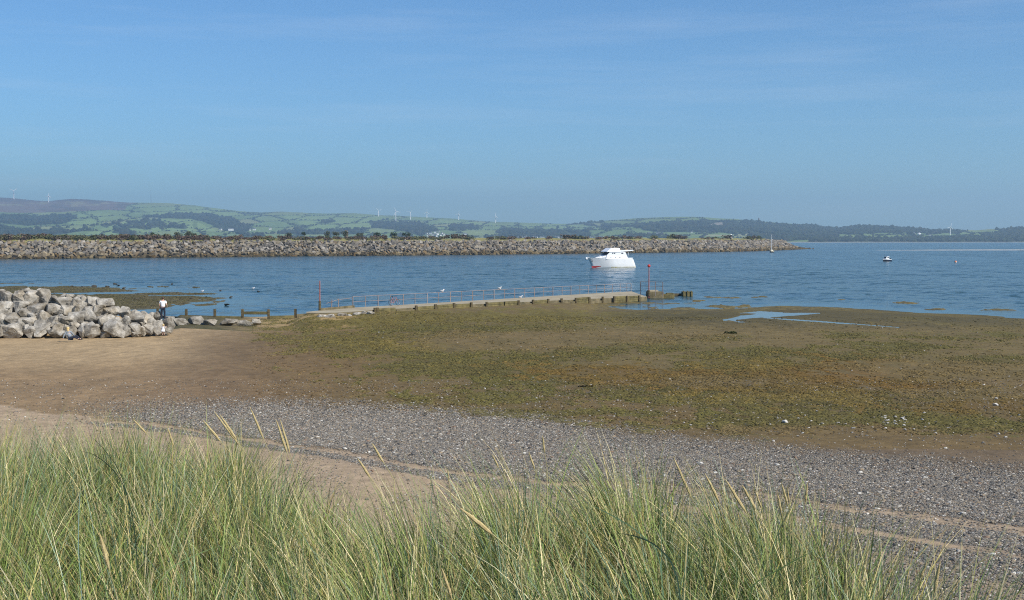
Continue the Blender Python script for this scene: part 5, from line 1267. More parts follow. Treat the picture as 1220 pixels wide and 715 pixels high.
def build_man():
    p = at_y(194.3, 381.4, 95.6)
    t = empty('person', p, 0.1); tag(t, 'man in white T-shirt and dark jeans seen from behind, standing by the boulders', 'person')
    J = {'pel': ((0, 0, .95), .13), 'wai': ((0, .0, 1.10), (.145, .105)), 'che': ((0, .02, 1.30), (.165, .115)), 'shc': ((0, .05, 1.43), .10), 'nek': ((0, .075, 1.50), .055)}
    E = [('pel', 'wai'), ('wai', 'che'), ('che', 'shc'), ('shc', 'nek')]
    arms = {-1: [(-.19, .05, 1.42), (-.255, .03, 1.16), (-.25, .13, .93)], 1: [(.19, .05, 1.42), (.275, .0, 1.17), (.28, .19, 1.02)]}
    legs = {-1: [(-.095, 0, .90), (-.10, .03, .50), (-.105, -.01, .08)], 1: [(.095, 0, .90), (.11, .06, .51), (.115, .05, .08)]}
    for s, nm in ((-1, 'L'), (1, 'R')):
        a = arms[s]; J['sh' + nm] = (a[0], .058); J['el' + nm] = (a[1], .042); J['wr' + nm] = (a[2], .029); E += [('shc', 'sh' + nm), ('sh' + nm, 'el' + nm), ('el' + nm, 'wr' + nm)]
        hand(J, E, 'wr' + nm, 'h' + nm, Vector(a[2]) - Vector(a[1]), (-s * .3, 1, .2))
        g = legs[s]; J['hip' + nm] = (g[0], .088); J['kn' + nm] = (g[1], .058); J['an' + nm] = (g[2], .042); J['to' + nm] = ((g[2][0] + .02 * s, g[2][1] + .15, .04), .035)
        E += [('pel', 'hip' + nm), ('hip' + nm, 'kn' + nm), ('kn' + nm, 'an' + nm), ('an' + nm, 'to' + nm)]
    hp, fw = (0.0, .10, 1.575), (-.1, 1, -.35)
    head(J, E, 'nek', hp, fw)
    skin_part('body', J, E, 'pel', M_skin, t)
    face(t, hp, fw)
    S = {'b': ((0, 0, .96), (.168, .135)), 'w': ((0, 0, 1.12), (.172, .13)), 'c': ((0, .02, 1.30), (.19, .14)), 't': ((0, .05, 1.43), .115)}; SE = [('b', 'w'), ('w', 'c'), ('c', 't')]
    for s, nm in ((-1, 'L'), (1, 'R')):
        a = arms[s]; S['s' + nm] = (a[0], .078); S['e' + nm] = (tuple(Vector(a[0]).lerp(Vector(a[1]), .72)), .068); SE += [('t', 's' + nm), ('s' + nm, 'e' + nm)]
    skin_part('shirt', S, SE, 'b', M_tee, t)
    T = {'p': ((0, 0, .95), (.155, .125))}; TE = []
    for s, nm in ((-1, 'L'), (1, 'R')):
        g = legs[s]; T['h' + nm] = (g[0], .103); T['k' + nm] = (g[1], .074); T['a' + nm] = (g[2], .062); TE += [('p', 'h' + nm), ('h' + nm, 'k' + nm), ('k' + nm, 'a' + nm)]
    skin_part('trousers', T, TE, 'p', M_jeans, t)
    for s in (-1, 1):
        g = legs[s][2]; b = MB(); b.ball((g[0] + .01 * s, g[1] + .06, .045), .075, 12, 8, (.7, 1.9, .62)); b.build('shoe', M_paleshoe, t, True)
    b = MB(); b.ball((0, .07, 1.665), .108, 16, 10, (.95, 1.08, 1.0)); o = b.build('hair', M_brownhair, t, True)

def build_woman():
    p = at(82.5, 405.2, .9)
    t = empty('person', p, 0.0); tag(t, 'blonde woman in a blue grey top sitting on the sand before the boulders', 'person')
    # sits facing away towards the boulders' left, knees out to the right, one hand planted on the sand
    J = {'pel': ((0.03, 0, .13), .15), 'wai': ((.02, 0, .30), (.145, .125)), 'che': ((-.02, .02, .48), (.16, .13)), 'shc': ((-.05, .03, .60), .10), 'nek': ((-.08, .03, .67), .05)}
    E = [('pel', 'wai'), ('wai', 'che'), ('che', 'shc'), ('shc', 'nek')]
    arms = {-1: [(-.20, -.06, .57), (-.33, -.12, .32), (-.40, -.14, .07)], 1: [(.12, .10, .56), (.22, .22, .36), (.30, .34, .22)]}
    legs = {-1: [(.10, -.08, .13), (.42, -.10, .22), (.60, .05, .08)], 1: [(.10, .10, .13), (.46, .16, .30), (.68, .22, .08)]}
    for s, nm in ((-1, 'L'), (1, 'R')):
        a = arms[s]; J['sh' + nm] = (a[0], .05); J['el' + nm] = (a[1], .037); J['wr' + nm] = (a[2], .026); E += [('shc', 'sh' + nm), ('sh' + nm, 'el' + nm), ('el' + nm, 'wr' + nm)]
        hand(J, E, 'wr' + nm, 'h' + nm, (-.8, -.2, -.35) if s < 0 else (.8, .5, -.3), (0, -1, .1), s=.92)
        g = legs[s]; J['hip' + nm] = (g[0], .085); J['kn' + nm] = (g[1], .058); J['an' + nm] = (g[2], .04); J['to' + nm] = ((g[2][0] + .15, g[2][1] + .02, .05), .033)
        E += [('pel', 'hip' + nm), ('hip' + nm, 'kn' + nm), ('kn' + nm, 'an' + nm), ('an' + nm, 'to' + nm)]
    hp, fw = (-.10, .02, .735), (-.55, .8, -.25)
    head(J, E, 'nek', hp, fw, .95); skin_part('body', J, E, 'pel', M_skin, t); face(t, hp, fw, .95)
    S = {'b': ((.03, 0, .17), (.185, .165)), 'w': ((.02, 0, .32), (.178, .15)), 'c': ((-.02, .02, .48), (.18, .145)), 't': ((-.05, .03, .59), .105)}; SE = [('b', 'w'), ('w', 'c'), ('c', 't')]
    for s, nm in ((-1, 'L'), (1, 'R')):
        a = arms[s]; S['s' + nm] = (a[0], .066); S['e' + nm] = (a[1], .052); S['r' + nm] = (tuple(Vector(a[1]).lerp(Vector(a[2]), .75)), .04); SE += [('t', 's' + nm), ('s' + nm, 'e' + nm), ('e' + nm, 'r' + nm)]
    skin_part('top', S, SE, 'b', M_greytop, t)
    T = {'p': ((.05, 0, .13), (.165, .13))}; TE = []
    for s, nm in ((-1, 'L'), (1, 'R')):
        g = legs[s]; T['h' + nm] = (g[0], .10); T['k' + nm] = (g[1], .072); T['a' + nm] = (g[2], .055); TE += [('p', 'h' + nm), ('h' + nm, 'k' + nm), ('k' + nm, 'a' + nm)]
    skin_part('trousers', T, TE, 'p', M_jeans, t)
    for s in (-1, 1):
        g = legs[s][2]; b = MB(); b.ball((g[0] + .08, g[1] + .02, .05), .065, 12, 8, (1.8, .8, .75)); b.build('shoe', M_darkshoe, t, True)
    b = MB(); b.ball((-.085, .0, .825), .112, 16, 10, (1.0, 1.0, 1.05)); b.ball((-.07, -.06, .70), .085, 12, 8, (1, .7, 1.5)); b.build('hair', M_blonde, t, True)

def build_child():
    p = at_y(194.3, 399.4, 93.0); p.z = .9
    t = empty('person', at(194.3, 399.5, .9), -.2); tag(t, 'small child in a white dress toddling on the sand by the last boulder', 'person')
    k = .5
    J = {'pel': ((0, 0, .40), .075), 'che': ((.02, 0, .55), .075), 'shc': ((.03, 0, .62), .055), 'nek': ((.035, 0, .66), .032)}; E = [('pel', 'che'), ('che', 'shc'), ('shc', 'nek')]
    arms = {-1: [(-.07, 0, .62), (-.15, .03, .53), (-.19, .08, .46)], 1: [(.12, 0, .62), (.19, .03, .56), (.22, .08, .62)]}
    legs = {-1: [(-.04, 0, .37), (-.07, .05, .22), (-.03, -.02, .05)], 1: [(.05, 0, .37), (.06, .0, .21), (.07, .04, .05)]}
    for s, nm in ((-1, 'L'), (1, 'R')):
        a = arms[s]; J['sh' + nm] = (a[0], .03); J['el' + nm] = (a[1], .025); J['wr' + nm] = (a[2], .018); E += [('shc', 'sh' + nm), ('sh' + nm, 'el' + nm), ('el' + nm, 'wr' + nm)]
        hand(J, E, 'wr' + nm, 'h' + nm, Vector(a[2]) - Vector(a[1]), (0, 1, .2), s=.55)
        g = legs[s]; J['hip' + nm] = (g[0], .045); J['kn' + nm] = (g[1], .034); J['an' + nm] = (g[2], .026); J['to' + nm] = ((g[2][0], g[2][1] + .07, .025), .022); E += [('pel', 'hip' + nm), ('hip' + nm, 'kn' + nm), ('kn' + nm, 'an' + nm), ('an' + nm, 'to' + nm)]
    hp, fw = (.04, .01, .695), (.2, 1, -.2)
    head(J, E, 'nek', hp, fw, .72); skin_part('body', J, E, 'pel', M_skin, t); face(t, hp, fw, .72)
    b = loft([[(math.cos(a) * r * 1.0 + x, math.sin(a) * r * .8, z) for a in np.linspace(0, 2 * math.pi, 18)] for r, z, x in ((.19, .27, -.03), (.155, .36, -.01), (.10, .48, .01), (.095, .58, .02), (.06, .645, .03))])
    for s in (-1, 1): b.tube([arms[s][0], Vector(arms[s][0]).lerp(Vector(arms[s][1]), .6)], [.05, .042], 8)
    b.build('dress', M_tee, t, True)
    b = MB(); b.ball((.035, -.01, .765), .08, 14, 9); b.build('hair', M_blonde, t, True)
build_man(); build_woman(); build_child()

# ------------------------------------------------------------------ gulls
def build_gulls():
    def gull_parts():
        b = MB(); b.ball((0, 0, .16), .13, 12, 8, (1.55, .75, .8)); b.ball((.2, 0, .30), .065, 10, 8); b.tube([(.12, 0, .2), (.19, 0, .29)], [.07, .05], 8); return b
    for px, row, z, lab, where in [(617, 354.0, 1.0, 'standing on the jetty deck near its middle', 0), (527.5, 349.4, 2.14, 'perched on the jetty railing, left one', 0), (595.3, 348.0, 2.14, 'perched on the jetty railing, right one', 0), (240.8, 347.8, .02, 'standing at the tip of the mud bank', 1), (301.5, 344.2, 0.0, 'floating on the water left of the jetty', 0)]:
        p = at(px, row + .5, z)
        if z == 1.0: p = far_at(617) + Vector((.3, -.8, 0))
        if z == 2.14: q = far_at(px); p = q + Vector((-.04, -.12, 1.14))
        t = empty('gull', p, random.uniform(-.8, .8)); tag(t, 'small white gull ' + lab, 'gull', 'gulls by the jetty')
        gull_parts().build('body', M_gull, t, True)
        for s in (1, -1):
            b = MB(); b.ball((-.06, s * .085, .19), .10, 10, 6, (1.9, .3, .6)); b.build('wing', M_gullgrey, t, True)
        b = MB(); b.tube([(.25, 0, .30), (.33, 0, .285)], [.018, .004], 6); b.build('beak', M_orange, t)
        if z > .01:
            b = MB(); b.tube([(.02, .03, 0), (.02, .03, .1)], .008, 5); b.tube([(.02, -.03, 0), (.02, -.03, .1)], .008, 5); b.build('legs', M_orange, t)
build_gulls()

# ------------------------------------------------------------------ loose stones, weed, pebbles
GX = {}
def gz(x, y): return float(ground_height(np.array([x]), np.array([y]))[0])
def ground_at(px, row):
    p = at(px, row, .6)
    for _ in range(3): p = at(px, row, gz(p.x, p.y))
    return p
def build_loose():
    rng = np.random.default_rng(21)
    ms = []
    for k in range(7):
        V, Fc = hull_np(16, 700 + k, .25); me = raw_mesh('loose_stone', V * np.array([1, .8, .6]) * .5, Fc, False, [M_palestone]); ms.append(me)
    spots = []
    for k in range(150):
        px = rng.uniform(430, 1220); row = rng.uniform(395, 512) if rng.random() < .8 else rng.uniform(380, 400)
        top = np.interp(px, [200, 600, 1000, 1220], [470, 488, 535, 550])
        if row > top: row = top - rng.uniform(0, 25)
        spots.append((px, row, rng.uniform(.10, .26), 'pale loose stone lying on the green mud flat', 'loose stones scattered on the mud flat'))
    for k in range(28): spots.append((rng.normal(1068, 16), rng.normal(501, 4.0), rng.uniform(.14, .34), 'pale stone in the loose heap of stones on the mud, right side', 'stones in the loose heap on the mud'))
    for k in range(40): px = rng.uniform(840, 1220); spots.append((px, rng.normal(np.interp(px, [840, 1220], [500, 520]), 7), rng.uniform(.14, .3), 'pale loose stone lying on the green mud flat', 'loose stones scattered on the mud flat'))
    for k in range(30): spots.append((rng.uniform(170, 420), rng.uniform(455, 480) if k % 2 else rng.uniform(405, 470), rng.uniform(.08, .16), 'pale loose stone lying on the brown wet sand', 'loose stones on the brown sand'))
    for px, row, sz, lab in [(540, 519.5, .3, 'single white stone standing out on the grey shingle'), (935, 504, .5, 'large flat pale stone on the mud above the shingle, right of centre'), (1186, 483.5, .5, 'large pale stone on the rusty weed, far right'), (1051, 391.5, .35, 'white stone at the tip of the tidal channel'), (834, 554, .42, 'large blue grey stone on the shingle behind the grass'), (1147, 614, .35, 'dark triangular stone on the sand strip between shingle bands'), (1187, 476, .4, 'pale stone just above the large one on the rusty weed')]:
        spots.append((px, row, sz, lab, None))
    for px, row, sz, lab, grp in spots:
        p = ground_at(px, row)
        o = link('loose_stone', ms[int(rng.integers(7))], None, (p.x, p.y, p.z + sz * .12), (rng.uniform(-.2, .2), rng.uniform(-.2, .2), rng.uniform(0, 6.28)))
        sz *= .45
        o.scale = (sz * 1.25, sz * rng.uniform(.9, 1.2), sz * rng.uniform(.8, 1.3)); tag(o, lab, 'stone', grp)
    # weed mound and dark rocks near the water
    p = ground_at(870, 397.5); lumps = [((rng.uniform(-.7, .7), rng.uniform(-.4, .4), .12), .3, .7) for q in range(7)]
    V, Fc, C = leaf_cloud(lumps, 420, .1, rng); me = raw_mesh('weed_mound', V * .55, Fc, False, [foliage_mat('dark_weed', (.045, .052, .018))]); add_f(me, 'leaf', C)
    tag(link('weed_mound', me, None, p), 'dark green mound of weed on the mud below the tidal pool', 'seaweed')
    V, Fc, C = leaf_cloud([((x, rng.uniform(-.1, .1), .05), .16, .5) for x in np.linspace(-.6, .6, 6)], 200, .07, rng); me = raw_mesh('drift_wrack', V * 0.5, Fc, False, [foliage_mat('black_wrack', (.02, .017, .01))]); add_f(me, 'leaf', C)
    tag(link('drift_wrack', me, None, ground_at(698, 461)), 'small black heap of washed up wrack on the mud, centre', 'seaweed')
    k = 0
    for px, row, w in [(270.5, 363.6, .75), (275.5, 354.5, .6), (262.5, 346.4, .5), (245, 354.6, .7), (308, 347.3, .6), (205, 338.8, .6), (137, 338.5, .7), (141, 340.3, .8), (112, 341.6, 1.1), (128, 342, .9), (98, 342.3, .8), (85, 341.8, .9), (165, 351.6, .6), (163, 357, .8), (190, 360, .7), (120, 347, .8), (60, 352, .9), (148, 343.8, .8), (228, 356, .6)]:
        p = at(px, row, .05); V, Fc = HULLS[k % 16]; k += 1
        me = raw_mesh('wet_rock', V * np.array([w, w * .8, w * .45]) * .5, Fc, False, [M_wetrock]); o = link('wet_rock', me, None, (p.x, p.y, .1))
        tag(o, 'dark wet rock in the shallows just left of the jetty' if px > 230 else 'dark weedy rock on the mud bank beyond the boulders', 'rock', 'dark rocks in the left shallows' if px > 230 else 'dark rocks on the left mud bank')
build_loose()

def scatter_stuff(o, name, m):
    ng = bpy.data.node_groups.new('scatter_' + name, 'GeometryNodeTree')
    ng.interface.new_socket('Geometry', in_out='INPUT', socket_type='NodeSocketGeometry'); ng.interface.new_socket('Geometry', in_out='OUTPUT', socket_type='NodeSocketGeometry')
    N = ng.nodes; L = ng.links
    gi, go = N.new('NodeGroupInput'), N.new('NodeGroupOutput'); io = N.new('GeometryNodeInstanceOnPoints'); ico = N.new('GeometryNodeMeshIcoSphere'); ico.inputs['Subdivisions'].default_value = 2
    sp = N.new('GeometryNodeSetPosition'); nz = N.new('ShaderNodeTexNoise'); nz.inputs['Scale'].default_value = 1.1; vm = N.new('ShaderNodeVectorMath'); vm.operation = 'SUBTRACT'; vm.inputs[1].default_value = (.5, .5, .5); vs = N.new('ShaderNodeVectorMath'); vs.operation = 'SCALE'; vs.inputs['Scale'].default_value = 1.3
    L.new(nz.outputs['Color'], vm.inputs[0]); L.new(vm.outputs[0], vs.inputs[0]); L.new(vs.outputs[0], sp.inputs['Offset']); L.new(ico.outputs['Mesh'], sp.inputs['Geometry'])
    sm = N.new('GeometryNodeSetMaterial'); sm.inputs['Material'].default_value = m; L.new(sp.outputs[0], sm.inputs['Geometry']); L.new(sm.outputs[0], io.inputs['Instance'])
    a1 = N.new('GeometryNodeInputNamedAttribute'); a1.data_type = 'FLOAT_VECTOR'; a1.inputs['Name'].default_value = 'psize'; L.new(a1.outputs[0], io.inputs['Scale'])
    a2 = N.new('GeometryNodeInputNamedAttribute'); a2.data_type = 'FLOAT_VECTOR'; a2.inputs['Name'].default_value = 'prot'; er = N.new('FunctionNodeEulerToRotation'); L.new(a2.outputs[0], er.inputs[0]); L.new(er.outputs[0], io.inputs['Rotation'])
    L.new(gi.outputs[0], io.inputs['Points']); L.new(io.outputs[0], go.inputs[0])
    md = o.modifiers.new(name, 'NODES'); md.node_group = ng
def instancer_mat(name, rough):
    m, nn, l, p = new_mat(name)
    at_ = nn.new('ShaderNodeAttribute'); at_.attribute_type = 'INSTANCER'; at_.attribute_name = 'tint'
    l.new(at_.outputs['Vector'], p.inputs['Base Color']); p.inputs['Roughness'].default_value = rough; p.inputs['Specular IOR Level'].default_value = .3
    return m
def points_obj(name, P, sc, ro, col):
    me = bpy.data.meshes.new(name); me.vertices.add(len(P)); me.vertices.foreach_set('co', P.astype(np.float32).ravel())
    for nm, arr in (('psize', sc), ('prot', ro), ('tint', col)):
        a = me.attributes.new(nm, 'FLOAT_VECTOR', 'POINT'); a.data.foreach_set('vector', arr.astype(np.float32).ravel())
    return link(name, me)
def build_weed_tufts():
    rng = np.random.default_rng(31); n_try = 520000
    rows = rng.uniform(372, 535, n_try); px = rng.uniform(300, 1240, n_try)
    bankp = rng.random(n_try) < .16; rows = np.where(bankp, rng.uniform(338, 370, n_try), rows); px = np.where(bankp, rng.uniform(-40, 300, n_try), px)
    Y = np.where(bankp, 7.9, 7.3) * 1500 / (rows - 285.5); X = (px - CX) / F * Y
    Z = np.interp(Y, [14, 20, 30, 45, 60, 90, 150], [2.5, 2.1, 1.6, 1.12, .9, .7, .2])
    C, G, W, A = zone_colors(X, Y, Z)
    patch = sstep(.36, .62, fbm(X / .8, Y / 1.6, 3, 150))
    acc = (rng.random(n_try) < np.clip(A - .1, 0.07, 1) * (.16 + .84 * patch) * .62) & (G < .3) & ((Y < 155) | (bankp & (Y < 226)))
    X, Y, C, A = X[acc], Y[acc], C[acc], A[acc]; Z = ground_height(X, Y); ok = (Z > .03) & (pool_mask(X, Y) < .05); X, Y, C, A, Z = X[ok], Y[ok], C[ok], A[ok], Z[ok]; n = len(X)
    s = rng.uniform(.02, .058, n) * (.7 + Y / 160)
    sc = np.stack([s * rng.uniform(1, 2.2, n), s * rng.uniform(.8, 1.4, n), s * rng.uniform(.3, .7, n)], 1)
    ro = np.stack([rng.uniform(-.2, .2, n), rng.uniform(-.2, .2, n), rng.uniform(0, 6.28, n)], 1)
    o = points_obj('seaweed_tufts', np.stack([X, Y, Z + sc[:, 2] * .2], 1), sc, ro, C * rng.uniform(.58, 1.25, (n, 1)))
    tag(o, 'short olive and rusty weed tufts spread over the mud flat', 'seaweed', kind='stuff'); scatter_stuff(o, 'weed', instancer_mat('weed_tuft', .85)); print('weed tufts', n)
build_weed_tufts()
def build_shingle():
    rng = np.random.default_rng(77)
    keep = []
    n_try = 3600000
    # sample points over the shingle bands, evenly per ground area
    Y = np.sqrt(rng.uniform(17 ** 2, 64 ** 2, n_try)); u = rng.uniform(-.5, .5, n_try); X = u * Y
    Z = np.interp(Y, [14, 20, 30, 45, 60, 90], [2.5, 2.1, 1.6, 1.12, .9, .74])
    _, G, _, _ = zone_colors(X, Y, Z)
    dens = np.clip(G, 0.015, 1) ** 1.1
    acc = rng.random(n_try) < dens * .5
    X, Y, G = X[acc], Y[acc], G[acc]
    acc = (Y - edge_of(X)) > 7.5; X, Y, G = X[acc], Y[acc], G[acc]
    Z = ground_height(X, Y); n = len(X)
    big = rng.random(n)
    s = np.where(big > .99, rng.uniform(.035, .06, n), rng.uniform(.011, .027, n) * (1 + .25 * (Y > 45)))
    sc = np.stack([s * rng.uniform(1.0, 1.5, n), s * rng.uniform(.8, 1.1, n), s * rng.uniform(.45, .75, n)], 1)
    ro = np.stack([rng.uniform(-.35, .35, n), rng.uniform(-.35, .35, n), rng.uniform(0, 6.28, n)], 1)
    pal = np.array([alb(116, 113, 109), alb(136, 130, 121), alb(152, 140, 122), alb(76, 75, 73), alb(168, 150, 126), alb(186, 180, 170), alb(228, 223, 213), alb(146, 120, 100)])
    col = pal[rng.choice(8, n, p=[.24, .23, .16, .11, .10, .10, .022, .038])] * rng.uniform(.85, 1.15, (n, 1)) * np.array([1.0, 1.0, .975])
    o = points_obj('shingle', np.stack([X, Y, Z + sc[:, 2] * .35], 1), sc, ro, col)
    tag(o, 'broad band of small grey shingle across the beach', 'shingle', kind='stuff'); scatter_stuff(o, 'pebbles', instancer_mat('pebble', .75))
    print('pebbles', n)
build_shingle()

# ------------------------------------------------------------------ marram grass
def dune_z(X, Y): return ground_height(X, Y)
def blades_geo(P, L, az, th0, th1, width, twist, nseg=6):
    n = len(P); pts = np.empty((n, nseg + 1, 3)); pts[:, 0] = P
    for k in range(nseg):
        th = th0 + th1 * ((k + .5) / nseg) ** 1.4
        st = L / nseg
        pts[:, k + 1, 0] = pts[:, k, 0] + st * np.sin(th) * np.cos(az); pts[:, k + 1, 1] = pts[:, k, 1] + st * np.sin(th) * np.sin(az); pts[:, k + 1, 2] = pts[:, k, 2] + st * np.cos(th)
    t = np.linspace(0, 1, nseg + 1)
    w = width[:, None] * (1 - t[None] ** 2.2 * .93) * .5
    side = np.stack([np.cos(twist), np.sin(twist), np.zeros(n)], 1)[:, None, :]
    A = pts - side * w[..., None]; B = pts + side * w[..., None]
    V = np.stack([A, B], 2).reshape(n, -1, 3)                  # a0 b0 a1 b1 ...
    base = (np.arange(n) * (2 * (nseg + 1)))[:, None, None]
    q = np.array([[2 * k, 2 * k + 1, 2 * k + 3, 2 * k + 2] for k in range(nseg)])
    return V.reshape(-1, 3), (base + q[None]).reshape(-1, 4), t
def build_grass():
    rng = np.random.default_rng(99)
    # tussocks: blades fan out of a shared base, with thinner growth between them
    nt = 900
    TX = rng.uniform(-6.4, 3.4, nt); TY = rng.uniform(1.2, 11.5, nt)
    ok = (TY - edge_of(TX) < .55) & (np.abs(TX) < .52 * TY + 1.0); TX, TY = TX[ok], TY[ok]; nt = len(TX)
    tl = rng.uniform(.74, 1.22, nt); tdry = np.clip(rng.normal(.26, .15, nt), .05, .75); tblue = rng.random(nt); tdx = rng.normal(0, .10, nt); tden = rng.uniform(.35, 1.0, nt)
    n_try = 135000
    ti = rng.integers(0, nt, n_try); rad = np.abs(rng.normal(0, .13, n_try)); ta = rng.uniform(0, 2 * math.pi, n_try)
    loose = rng.random(n_try) < .22
    rad = np.where(loose, np.abs(rng.normal(0, .34, n_try)), rad)
    X = TX[ti] + rad * np.cos(ta); Y = TY[ti] + rad * np.sin(ta)
    s = Y - edge_of(X)
    keep = (s < 1.0) & (np.hypot(X, Y) > 2.3) & (rng.random(n_try) < tden[ti] * np.where(Y < 3, .6, 1))
    X, Y, s, ti, rad, ta, loose = X[keep], Y[keep], s[keep], ti[keep], rad[keep], ta[keep], loose[keep]; n = len(X)
    Z = dune_z(X, Y)
    pxc = CX + F * X / Y
    leanx = np.interp(pxc, [0, 300, 420, 520, 760, 880, 1000, 1150], [-.02, .0, -.12, -.24, -.26, -.12, .06, .18])
    fx = leanx + tdx[ti] + np.cos(ta) * np.minimum(rad, .3) * 1.5 + rng.normal(0, .15, n); fy = np.sin(ta) * np.minimum(rad, .3) * 1.5 + rng.normal(0, .14, n)
    dead = rng.random(n) < .05
    fx = np.where(dead, rng.normal(0, .7, n), fx); fy = np.where(dead, rng.normal(0, .5, n), fy)
    az = np.arctan2(fy, fx); lean = np.hypot(fx, fy)
    L = np.minimum(np.clip(rng.normal(.66, .17, n), .22, 1.1) * tl[ti], 1.0) * np.where(s > 0, .9, 1) * np.where(loose, .85, 1)
    th0 = lean * .6; th1 = lean * 1.4 + np.abs(rng.normal(0, .22, n))
    wd = rng.random(n)
    width = np.where(wd < .08, rng.uniform(.0065, .010, n), rng.uniform(.0034, .0072, n))
    V, Fq, t = blades_geo(np.stack([X, Y, Z - .03], 1), L, az, th0, th1, width, rng.uniform(0, math.pi, n))
    green = np.array([(.195, .275, .066), (.260, .335, .090), (.155, .235, .080), (.34, .375, .105), (.055, .105, .032), (.026, .050, .016)])
    blue = np.array([(.17, .26, .15), (.26, .35, .23), (.12, .19, .11)])
    straw = np.array([(.78, .66, .36), (.58, .47, .20), (.46, .37, .11), (.30, .22, .10), (.66, .60, .38)])
    r1 = rng.random(n); isdry = (r1 < tdry[ti]) | dead; isblue = (~isdry) & (rng.random(n) < np.where(tblue[ti] > .75, .5, .12))
    col = np.where(isdry[:, None], straw[rng.choice(5, n, p=[.30, .26, .2, .12, .12])], np.where(isblue[:, None], blue[rng.integers(0, 3, n)], green[rng.choice(6, n, p=[.24, .22, .17, .13, .14, .10])]))
    col = col * rng.uniform(.66, 1.34, (n, 1))
    tip = np.clip((t - .72) / .28, 0, 1)[None, :, None] * (rng.random(n) < .45)[:, None, None]
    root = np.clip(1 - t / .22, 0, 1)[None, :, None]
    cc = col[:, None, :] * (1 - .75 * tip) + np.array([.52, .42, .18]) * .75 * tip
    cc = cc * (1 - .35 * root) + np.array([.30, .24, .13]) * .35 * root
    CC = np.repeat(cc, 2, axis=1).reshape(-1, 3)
    # broad leaves that stand out
    bl = [([(95, 537), (112, 541), (132, 556), (145, 573), (152, 592), (163, 640)], 5.2, .010, (.035, .065, .038)), ([(100, 512), (122, 533), (138, 553), (148, 575), (156, 610)], 5.4, .008, (.045, .075, .035)), ([(732, 635), (756, 638), (780, 648), (800, 668), (812, 705)], 3.9, .012, (.05, .09, .055)), ([(947, 592), (938, 612), (927, 634), (918, 660)], 4.6, .008, (.05, .075, .035)), ([(972, 655), (948, 667), (920, 683), (890, 700)], 3.9, .010, (.07, .12, .045)), ([(697, 598), (725, 612), (752, 627), (790, 660)], 4.3, .010, (.19, .30, .16)), ([(96, 575), (94, 610), (93, 655), (97, 700)], 3.9, .007, (.26, .36, .29)), ([(270, 648), (240, 658), (206, 674), (180, 705)], 3.7, .007, (.24, .33, .13)), ([(150, 535), (165, 585), (186, 640), (200, 690)], 4.2, .006, (.5, .42, .24)), ([(252, 565), (232, 620), (214, 665), (200, 712)], 4.0, .007, (.55, .44, .22))]
    VV, FF, C2 = [V], [Fq], [CC]; off = len(V)
    for pts, Yd, wd, c in bl:
        P3 = [at_y(px, ry, Yd + .25 * (len(pts) / 2 - i) * .05) for i, (px, ry) in enumerate(pts)]
        g = gz(P3[-1].x, P3[-1].y); P3.append(Vector((P3[-1].x + .02, P3[-1].y, min(g, P3[-1].z - .05))))
        ts = np.linspace(0, 1, 24); arr = np.array([p[:] for p in P3]); tt = np.linspace(0, 1, len(arr)); sm = np.stack([np.interp(ts, tt, arr[:, k]) for k in range(3)], 1)
        for _ in range(2): sm[1:-1] = (sm[:-2] + 2 * sm[1:-1] + sm[2:]) / 4
        d = np.gradient(sm, axis=0); sdv = np.cross(d, np.array([0, 1, .25])); sdv /= np.linalg.norm(sdv, axis=1)[:, None]
        w = wd * .2 * np.clip(ts * 4, .08, 1)[:, None]
        v = np.stack([sm - sdv * w, sm + sdv * w], 1).reshape(-1, 3); f = np.array([[2 * k, 2 * k + 1, 2 * k + 3, 2 * k + 2] for k in range(23)]) + off
        VV.append(v); FF.append(f); C2.append(np.tile(c, (len(v), 1))); off += len(v)
    m, nn, l, p = new_mat('marram_blades')
    a = nn.new('ShaderNodeAttribute'); a.attribute_name = 'blade'
    l.new(a.outputs['Color'], p.inputs['Base Color']); p.inputs['Roughness'].default_value = .5; p.inputs['Specular IOR Level'].default_value = .35
    tr = nn.new('ShaderNodeBsdfTranslucent'); l.new(a.outputs['Color'], tr.inputs['Color']); mx = nn.new('ShaderNodeMixShader'); mx.inputs[0].default_value = .14
    out = nn['Material Output']; l.new(p.outputs[0], mx.inputs[1]); l.new(tr.outputs[0], mx.inputs[2]); l.new(mx.outputs[0], out.inputs['Surface'])
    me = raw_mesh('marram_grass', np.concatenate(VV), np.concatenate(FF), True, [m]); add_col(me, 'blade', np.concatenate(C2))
    o = link('marram_grass', me); tag(o, 'tall green and straw coloured marram grass on the dune in front', 'grass', kind='stuff')
    print('blades', n)
build_grass()
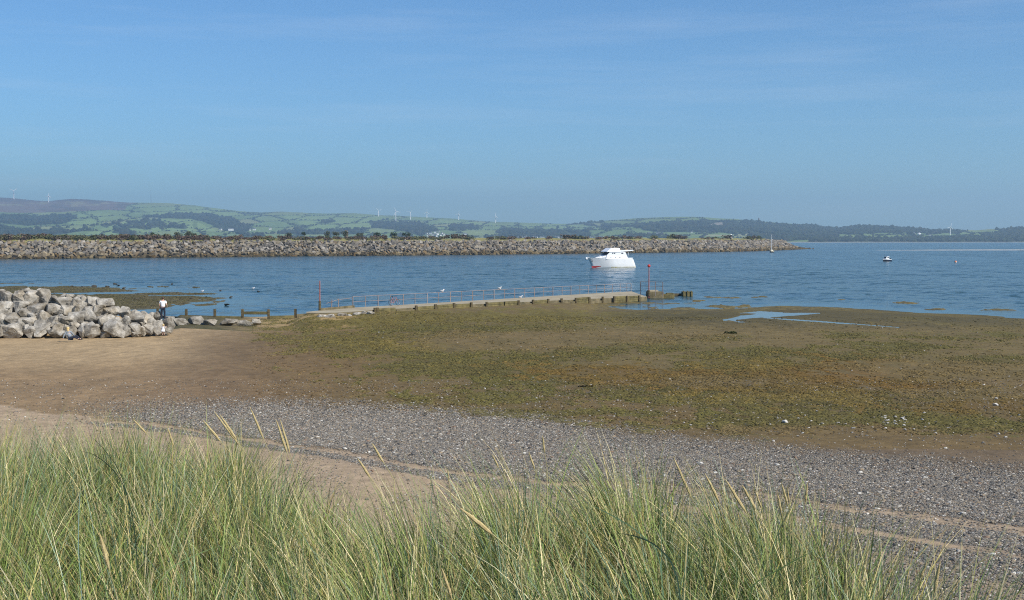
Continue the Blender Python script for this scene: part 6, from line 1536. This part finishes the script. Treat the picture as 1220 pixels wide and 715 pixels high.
def build_spikes():
    m_sp = mat_noise('straw_spike', (.40, .30, .13), (.56, .45, .23), 60, .8, .6, .004); m_st = mat_noise('straw_stem', (.36, .31, .13), (.46, .40, .20), 20, .7, .1)
    data = [(159, 500, 174, 516), (242, 501, 263, 526), (255, 490, 284, 529), (262, 494, 282, 524), (298, 485, 314, 523), (329, 500, 342, 539), (334, 500, 345, 539), (199, 508, 207, 532), (118, 634, 130, 677), (443, 528, 457, 551), (426, 546, 441, 569), (548, 605, 586, 636), (646, 519, 649, 539), (586, 541, 594, 557), (630, 539, 637, 559), (714, 562, 716, 580), (533, 559, 535, 575), (526, 677, 538, 713), (802, 544, 824, 594), (840, 564, 857, 599), (864, 571, 889, 611), (884, 578, 900, 606), (900, 585, 907, 606), (931, 576, 938, 600), (938, 581, 940, 599), (926, 587, 931, 611), (962, 575, 959, 600), (981, 628, 979, 652), (1000, 635, 993, 659), (1105, 668, 1096, 690), (1120, 669, 1113, 707), (1144, 690, 1129, 711), (1016, 640, 1012, 655)]
    data.sort()
    sides = ['on the left tufts', 'in the middle tufts', 'on the right tufts']; cnt = {0: 0, 1: 0, 2: 0}
    for x0, y0, x1, y1 in data:
        sidei = 0 if x0 < 400 else (1 if x0 < 780 else 2); cnt[sidei] += 1
        px = (x0 + x1) / 2; E = float(np.interp(px, [0, 250, 350, 440, 520, 600, 660, 740, 850, 950, 1050, 1130, 1220], [9.5, 9.5, 8.5, 7, 6.6, 7.4, 8.2, 7.6, 7, 6.2, 5.2, 4.4, 4.2])) * random.uniform(.78, .95)
        if y0 > 600 and px < 900: E = 4.0
        A, B = at_y(x0, y0, E), at_y(x1, y1, E + .02); d = B - A
        g = gz(B.x, E); k = (B.z - g) 
        mid = B + d * .9; root = Vector((mid.x + d.x * .5, mid.y, min(gz(mid.x, mid.y), mid.z - .03)))
        mid.z = max(mid.z, root.z + .1)
        t = empty('grass_spike', root); tag(t, 'straw coloured grass spike, %s from the left %s of the dune' % (ORD[cnt[sidei] - 1], sides[sidei]), 'grass spike', 'seed spikes of the dune grass')
        b = MB(); b.tube([Vector((0, 0, -.03)), (mid - root) * .55, mid - root, B - root, A - root], [.0024, .0022, .002, .0018, .001], 6); b.build('stem', m_st, t)
        pts = [B + (A - B) * q for q in np.linspace(0, 1, 9)]; rad = d.length * .055; rad = min(max(rad, .004), .0075)
        b = MB(); b.tube([q - root + Vector((random.uniform(-1, 1), random.uniform(-1, 1), 0)) * .0012 for q in pts], [rad * v for v in (.35, .8, 1, 1.0, .92, .85, .7, .5, .15)], 7); b.build('spike', m_sp, t)
build_spikes()

# ------------------------------------------------------------------ haze
def build_haze():
    b = MB(); b.box((0, 5400, 195), (30000, 12600, 410))
    m = bpy.data.materials.new('haze_air'); m.use_nodes = True
    n = m.node_tree.nodes; n.clear(); v = n.new('ShaderNodeVolumePrincipled'); o = n.new('ShaderNodeOutputMaterial')
    v.inputs['Color'].default_value = (.54, .79, 1.0, 1); v.inputs['Density'].default_value = HAZE_DENSITY; v.inputs['Anisotropy'].default_value = 0.2
    m.node_tree.links.new(v.outputs[0], o.inputs['Volume'])
    h = b.build('haze', m); tag(h, 'thin blue haze over the estuary and the far hills', 'haze', kind='stuff')
build_haze()
